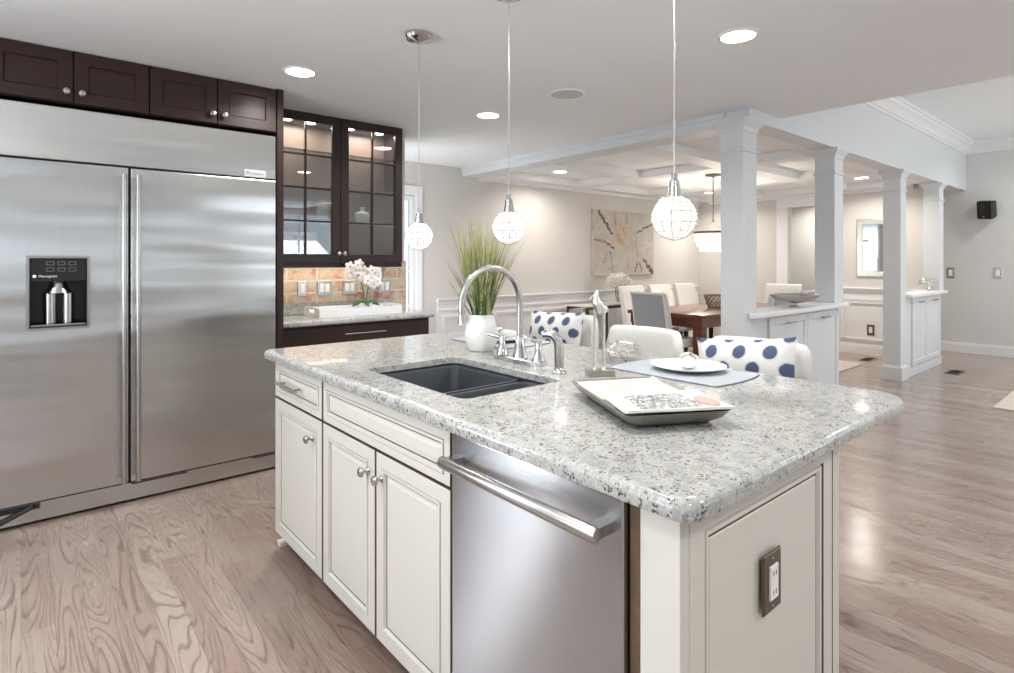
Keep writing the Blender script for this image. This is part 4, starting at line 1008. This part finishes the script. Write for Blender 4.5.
def can(x, y, label, power=8.5, z=CZ, s=1.0, col=(1, .98, .955)):
    t = thing('recessed_light', label, 'light', (x, y, z), 0, 'recessed ceiling lights')
    b = B(); b.lathe([(.098*s, -.0005), (.096*s, -.006), (.080*s, -.007), (.078*s, -.0005)], n=32, cap0=False, cap1=False); b.obj('trim_ring', 'white', t, local=True)
    b = B(); b.lathe([(.078*s, -.001), (.077*s, -.0045), (.01, -.005)], n=28); b.obj('lamp_disc', 'led', t, local=True)
    l = bpy.data.lights.new('can_beam', 'AREA'); l.shape = 'DISK'; l.size = .15; l.energy = power; l.color = col; l.spread = math.radians(150)
    o = bpy.data.objects.new('can_beam', l); COL.objects.link(o); o.parent = t; o.location = (0, 0, -.012)
can(1.235, 3.308, 'recessed ceiling light close to the cabinets above the refrigerator')
can(2.682, 3.376, 'recessed ceiling light between the cords of the pendants')
can(2.666, 1.396, 'largest recessed ceiling light, above the stool side of the island')
can(1.20, 1.35, 'recessed ceiling light over the sink front')
can(-.30, 1.35, 'recessed ceiling light near the patio window')
can(-1.10, 3.10, 'unseen recessed ceiling light ahead of the freezer door, placed for the dishwasher reflection')  # unseen, positioned to brighten the middle of the dishwasher reflection
can(2.6, -.6, 'recessed ceiling light over the open floor')
can(.6, -.8, 'recessed ceiling light behind the island end')
WARM = (1, .94, .86)
can(5.05, 4.93, 'recessed dining ceiling light above the console', 8, CZ, 1.0, WARM)
can(8.42, 4.88, 'recessed dining ceiling light behind the chandelier', 11, CZ, 1.0, WARM)
can(8.45, 2.72, 'recessed dining ceiling light near the mirror', 11, CZ, 1.0, WARM)
can(6.2, .2, 'unseen added light in the higher ceiling over the living room rug', 11, FZ)  # added out of view, with the next one, to brighten the floor
can(6.2, -1.6, 'unseen added light in the higher ceiling near the living room windows', 11, FZ)
can(9.5, .6, 'unseen added light in the higher ceiling near the grey wall', 10, FZ)  # added out of view, with the next one, to brighten the grey wall
can(9.5, -1.4, 'unseen added light in the higher ceiling further along the grey wall', 10, FZ)
can(9.85, 3.9, 'recessed hall ceiling light beyond the far opening', 10, CZ, 1.0, WARM)
t = thing('ceiling_speaker', 'round flush speaker grille in the kitchen ceiling', 'speaker', (2.741, 2.615, CZ))
b = B(); b.lathe([(.125, -.0005), (.123, -.006), (.108, -.008), (.106, -.004)], n=36, cap0=False, cap1=False); b.obj('rim', 'ceiling', t, local=True)
b = B(); b.lathe([(.107, -.003), (.05, -.0045), (.01, -.005)], n=36); b.obj('grille', 'grille', t, local=True)

# ================================================================ DINING ROOM
RZ = .0095
b = B(); slab(b, lambda i: rrect(4.55, 8.30, 2.64, 4.75, .01, 2, i), .0004, .009, .003); tag(center(b.obj('dining_rug', 'rug', smooth=0)), 'beige rug under the dining table', 'rug')
b = B(); slab(b, lambda i: rrect(6.70, 9.3, -1.6, 1.10, .01, 2, i), .0004, .009, .003); tag(center(b.obj('living_room_rug', 'rug', smooth=0)), 'beige rug corner on the open wood floor', 'rug')
t = thing('dining_table', 'dark mahogany dining table behind the first column', 'table', (6.55, 3.70, RZ))
b = B(); slab(b, lambda i: rrect(-1.15, 1.15, -.49, .49, .02, 3, i), .712, .752, .008); b.obj('tabletop', 'table', t, local=True)
b = B(); b.box(-1.03, 1.03, -.39, -.36, .60, .7115); b.box(-1.03, 1.03, .36, .39, .60, .7115); b.box(-1.03, -1.0, -.36, .36, .60, .7115); b.box(1.0, 1.03, -.36, .36, .60, .7115); b.obj('apron', 'table', t, local=True, smooth=0)
for sx in (-1, 1):
    for sy in (-1, 1):
        b = B(); b.loft([[(sx*1.06+p, sy*.40+q, z) for p, q in ((-w_, -w_), (w_, -w_), (w_, w_), (-w_, w_))] for w_, z in ((.045, 0), (.055, .03), (.05, .06), (.052, .60), (.06, .62), (.06, .7115))]); b.obj('leg', 'table', t, local=True, smooth=0, bevel=.003)
def dining_chair(x, y, rz, label):
    t = thing('dining_chair', label, 'chair', (x, y, RZ), rz, 'upholstered dining chairs around the table')
    b = B(); b.loft([[(p, q, z) for p, q in rrect(-.22, .25, -.245, .245, .04, 4, i)] for i, z in ((.01, .40), (0, .41), (0, .455), (.012, .475), (.04, .482))]); b.obj('seat', 'ivory', t, local=True)
    b = B()
    rings = []
    for z, off, th in ((.30, 0, .075), (.45, 0, .075), (.70, -.03, .07), (.92, -.07, .062), (.975, -.085, .055), (.99, -.09, .035)):
        rings.append([(-.30+off, -.245, z), (-.30+off+th, -.245, z), (-.30+off+th, .245, z), (-.30+off, .245, z)])
    b.loft(rings)
    for f in b.bm.faces:
        f.material_index = 0
    b.obj('backrest', 'ivory', t, local=True, smooth=0, bevel=.012, seg=3)
    b = B(); b.loft([[(-.301+off, -.215, z), (-.301+off, .215, z), (-.305+off, .215, z), (-.305+off, -.215, z)] for z, off in ((.31, 0), (.45, 0), (.70, -.03), (.92, -.07), (.965, -.082))]); b.obj('back_cover', 'greyfab', t, local=True, smooth=0)
    for sx, sy in ((1, 1), (1, -1), (-1, 1), (-1, -1)):
        b = B(); b.loft([[((.21 if sx > 0 else -.26-o_)+p, sy*.21+q, z) for p, q in ((-w_, -w_), (w_, -w_), (w_, w_), (-w_, w_))] for o_, w_, z in ((.04, .015, 0), (0, .022, .40 if sx > 0 else .30))]); b.obj('leg', 'espresso', t, local=True, smooth=0)
    return t
dc = dining_chair(5.45, 3.63, -.13, 'grey backed dining chair at the near end of the mahogany table')
def dc2(x, y, rz, label):
    c = copy_tree(dc); c.location = (x, y, RZ); c.rotation_euler = (0, 0, rz); c['label'] = label
for x, n in ((6.24, 'cream dining chair on the painting side of the table, beside the grey end chair'), (6.88, 'cream dining chair in the middle of the painting side of the table'), (7.50, 'cream dining chair on the painting side of the table, furthest from the console')):
    dc2(x, 4.42, -PI/2, n)
for x, n in ((6.12, 'grey backed dining chair on the column side, seen beside the silver bowl'), (6.82, 'grey backed dining chair on the column side, hidden behind the second column')):
    dc2(x, 3.07, PI/2, n)
dc2(8.02, 3.7, PI, 'cream dining chair at the mirror end of the table')
# lattice bowl on the table
b = B()
for k in range(14):
    a0 = 2*PI*k/14
    for sg in (1, -1):
        b.tube([((.075+.05*s_)*math.cos(a0+sg*s_*1.1), (.075+.05*s_)*math.sin(a0+sg*s_*1.1), .008+.15*s_) for s_ in (0, .25, .5, .75, 1)], .0045, 5)
for r, z in ((.075, .008), (.126, .158)): b.tube([(r*math.cos(2*PI*i/24), r*math.sin(2*PI*i/24), z) for i in range(25)], .006, 6, cap=False)
o = b.obj('lattice_bowl', 'bronze'); o.location = (6.35, 3.62, RZ+.753); tag(o, 'openwork bronze lattice bowl on the dining table', 'bowl')
# chandelier
chx, chy, chz = 6.70, 3.84, 1.69
t = thing('chandelier', 'tiered crystal drum chandelier above the dining table', 'chandelier', (chx, chy, CZ))
d0 = chz-CZ
b = B(); b.lathe([(.10, -.0005), (.10, -.018), (.03, -.028), (.01, -.045)], n=24); b.obj('canopy', 'bronze', t, local=True)
b = B(); b.tube([(0, 0, -.03), (0, 0, d0+.14)], .006, 8); b.ball((0, 0, d0+.14), .018)
for k in range(3): b.tube([(0, 0, d0+.13), (.22*math.cos(k*2.094), .22*math.sin(k*2.094), d0+.015)], .003, 5)
b.obj('rod', 'bronze', t, local=True)
b = B(); b.loft([[(r*math.cos(2*PI*i/40), r*math.sin(2*PI*i/40), d0+z) for i in range(40)] for r, z in ((.235, -.01), (.24, -.012), (.24, .014), (.228, .014), (.228, -.01), (.235, -.01))], cap0=False, cap1=False); b.obj('ring', 'bronze', t, local=True)
for r, z0, z1 in ((.222, -.012, -.11), (.195, -.08, -.175), (.165, -.145, -.235)):
    b = B(); n = int(r*150)
    for k in range(n):
        a = 2*PI*k/n; b.m = Matrix.Translation((r*math.cos(a), r*math.sin(a), d0)) @ Matrix.Rotation(a, 4, 'Z')
        for q in range(4):
            zt = z0+(z1-z0)*q/4; zb = z0+(z1-z0)*(q+.92)/4; b.box(-.004, .004, -.016, .016, zb, zt)
    b.m = Matrix(); b.obj('crystal_tier', 'cryst_lit', t, local=True, smooth=0)
l = bpy.data.lights.new('chandelier_glow', 'POINT'); l.energy = 24; l.color = (1, .92, .80); l.shadow_soft_size = .06
lo = bpy.data.objects.new('chandelier_glow', l); COL.objects.link(lo); lo.location = (0, 0, d0-.13); lo.parent = t
# console with flowers, painting
t = thing('console_table', 'slim metal framed console table below the painting', 'table', (6.20, 5.15, 0))
b = B(); b.box(-.62, .62, -.18, .18, .725, .742); b.obj('tabletop', 'greige', t, local=True, smooth=0, bevel=.002)
b = B()
for x in (-.61, -.20, .20, .60):
    for y in (-.17, .16): b.box(x-.012, x+.012, y-.0, y+.018, 0, .7245)
for y in (-.17, .16): b.box(-.62, .62, y, y+.018, .69, .7245)
b.obj('metal_frame', 'bronze', t, local=True, smooth=0)
b = B(); b.box(-.60, .60, -.15, .155, .15, .17); b.obj('shelf', 'greige', t, local=True, smooth=0)
t = thing('flower_vase', 'clear vase of cream hydrangeas on the console table', 'vase', (6.40, 5.12, .7425))
b = B(); b.lathe([(.035, 0), (.038, .005), (.03, .08), (.045, .22), (.047, .22), (.032, .08), (.034, .01)], n=24); b.obj('glass_vase', 'glass', t, local=True)
b = B(); rnd = random.Random(9)
for k in range(9):
    a = rnd.uniform(0, 6.28); b.tube([(.012*math.cos(a), .012*math.sin(a), .02), (-.01*math.cos(a), -.01*math.sin(a), .15), (.05*math.cos(a), .05*math.sin(a), .27)], .0035, 5)
b.obj('stems', 'twig', t, local=True)
b = B()
for cx, cy, cz in ((-.09, 0, .31), (0, -.05, .34), (.08, 0, .32), (.13, -.02, .29), (0, .06, .33), (-.03, 0, .27)):
    for k in range(60):
        z = 1-2*(k+.5)/60; ph = k*2.4; rr = math.sqrt(1-z*z); d = Vector((rr*math.cos(ph), rr*math.sin(ph), z))*rnd.uniform(.08, .10)
        b.ball((cx+d.x, cy+d.y, cz+d.z*.8), .018, 5, 4, (1, 1, .6))
b.obj('blossoms', 'hydra', t, local=True)
b = B(); b.m = Matrix()
b.box(-.735, .735, -.48, .48, -.035, .0)
def stroke(b, p, q, w0, w1, seed, n=14):
    rnd = random.Random(seed); p = Vector((*p, 0)); q = Vector((*q, 0)); d = q-p; nrm = Vector((-d.y, d.x, 0)).normalized(); vs = []
    for k in range(n+1):
        s_ = k/n; c = p+d*s_+nrm*rnd.uniform(-.02, .02); w_ = (w0+(w1-w0)*s_)*rnd.uniform(.5, 1.2)
        vs.append((b.v((c-nrm*w_)+Vector((0, 0, .0012))), b.v((c+nrm*w_)+Vector((0, 0, .0012)))))
    for k in range(n): b.f([vs[k][0], vs[k][1], vs[k+1][1], vs[k+1][0]], 1)
for k, (p, q, a, c) in enumerate((((-.62, .46), (-.30, .12), .035, .02), ((-.72, .04), (-.52, .03), .01, .012), ((-.52, .03), (-.25, -.08), .012, .02), ((.30, .18), (.72, .32), .014, .02), ((.45, -.22), (.70, -.47), .02, .05), ((.30, -.30), (.25, -.44), .015, .02), ((.36, -.28), (.42, -.44), .012, .015), ((-.42, -.15), (-.5, -.3), .006, .01), ((-.33, -.12), (-.28, -.45), .005, .008), ((.25, .05), (.32, -.2), .006, .009), ((-.25, .45), (-.22, .25), .008, .012), ((.03, .46), (.05, .3), .006, .01), ((.1, -.2), (.08, -.4), .004, .009))):
    stroke(b, p, q, a, c, k)
o = b.obj('painting', ['canvas', 'stroke'], smooth=0); o.matrix_world = FR((6.995, 5.462, 1.597), '-Y'); tag(o, 'beige abstract canvas painting with dark strokes on the dining wall', 'painting')
# mirror on far wall
t = thing('wall_mirror', 'rectangular silver framed mirror on the far dining wall', 'mirror', (9.1195, 2.72, 1.515))
b = B(); b.m = FR((0, 0, 0), '-X'); b.frame(0, 0, .54, .80, .075, .0005, .02); b.obj('frame', 'silver', t, local=True, smooth=0, bevel=.006)
b = B(); b.m = FR((0, 0, 0), '-X'); b.box(-.20, .20, -.33, .33, .0005, .010); b.obj('mirror_glass', 'mirror', t, local=True, smooth=0)
b = B(); b.m = FR((0, 0, 0), '-X'); b.frame(0, 0, .552, .812, .008, .0005, .016); b.frame(0, 0, .41, .67, .008, .0102, .022); b.obj('silver_edge', 'pewter', t, local=True, smooth=0)
# bowl and wire orbs on the ledges
t = thing('pedestal_bowl', 'wide silver pedestal bowl on the white ledge', 'bowl', (4.84, 2.05, LZ+.0003))
b = B(); b.lathe([(.05, 0), (.05, .006), (.025, .012), (.025, .03), (.045, .036)], n=28); b.obj('pedestal', 'pewter', t, local=True)
b = B(); b.lathe([(.045, .036), (.10, .042), (.15, .062), (.185, .092), (.192, .102), (.187, .102), (.17, .088), (.14, .066), (.09, .050), (.02, .046)], n=36); b.obj('bowl', 'silver', t, local=True)
def orb(x, y, r, label, seed):
    b = B(); rnd = random.Random(seed)
    for k in range(5):
        q = Matrix.Rotation(rnd.uniform(0, PI), 3, 'Z') @ Matrix.Rotation(rnd.uniform(.3, 1.5), 3, 'X')
        b.tube([q @ Vector((r*math.cos(2*PI*i/24), r*math.sin(2*PI*i/24), 0)) for i in range(25)], .0055, 6, cap=False)
    zm = min(v.co.z for v in b.bm.verts)
    for v in b.bm.verts: v.co.z -= zm
    o = b.obj('wire_orb', 'silver'); o.location = (x, y, LZ+.0003); tag(o, label, 'ornament', 'silver ring orbs on the ledge')
orb(8.69, 2.065, .085, 'silver ring orb on the ledge nearer the floor length column', 3)
orb(8.875, 2.065, .08, 'silver ring orb on the ledge nearer the grey wall', 4)
# black speaker on the wall
t = thing('wall_speaker', 'small black loudspeaker bracketed high on the grey wall', 'speaker', (10.3995, 1.74, 2.05))
b = B(); b.m = FR((0, 0, 0), '-X'); b.box(-.03, .03, -.02, .10, .0005, .015); b.tube([(0, .06, .012), (0, .06, .05)], .012, 8); b.obj('bracket', 'blackmatte', t, local=True, smooth=0)
b = B(); b.m = FR((0, 0, 0), '-X') @ Matrix.Translation((0, 0, .13)) @ Matrix.Rotation(math.radians(12), 4, 'X') @ Matrix.Rotation(math.radians(-22), 4, 'Y')
mm = b.m.copy()
b.loft([[(x, y, z) for x, y in rrect(-w_, w_, -h_, h_, .012, 3)] for w_, h_, z in ((.07, .11, -.075), (.09, .125, .0), (.09, .125, .07))]); b.obj('cabinet', 'blackmatte', t, local=True)
b = B(); b.m = mm; b.loft([[(x, y, z) for x, y in rrect(-w_, w_, -h_, h_, .01, 3)] for w_, h_, z in ((.084, .119, .0705), (.084, .119, .078), (.078, .113, .082))]); b.obj('grille', 'black', t, local=True)
b = B(); b.m = mm; b.box(-.012, .012, -.10, -.085, .082, .0835); b.obj('logo', 'nickel', t, local=True, smooth=0)
# floor registers
def register(x, y, label):
    t = thing('floor_register', label, 'vent', (x, y, 0.0004), 0, 'metal floor registers')
    b = B(); b.frame(0, 0, .33, .135, .018, 0, .006); b.obj('frame', 'bronze', t, local=True, smooth=0)
    b = B()
    for k in range(13): b.box(-.144+k*.0225, -.134+k*.0225, -.049, .049, .001, .005)
    b.obj('slats', 'blackmatte', t, local=True, smooth=0)
register(8.50, 1.74, 'dark floor register on the wood beside the ledge cabinet with wire orbs')
register(8.72, 2.73, 'dark floor register in the dining room below the wainscot under the mirror')
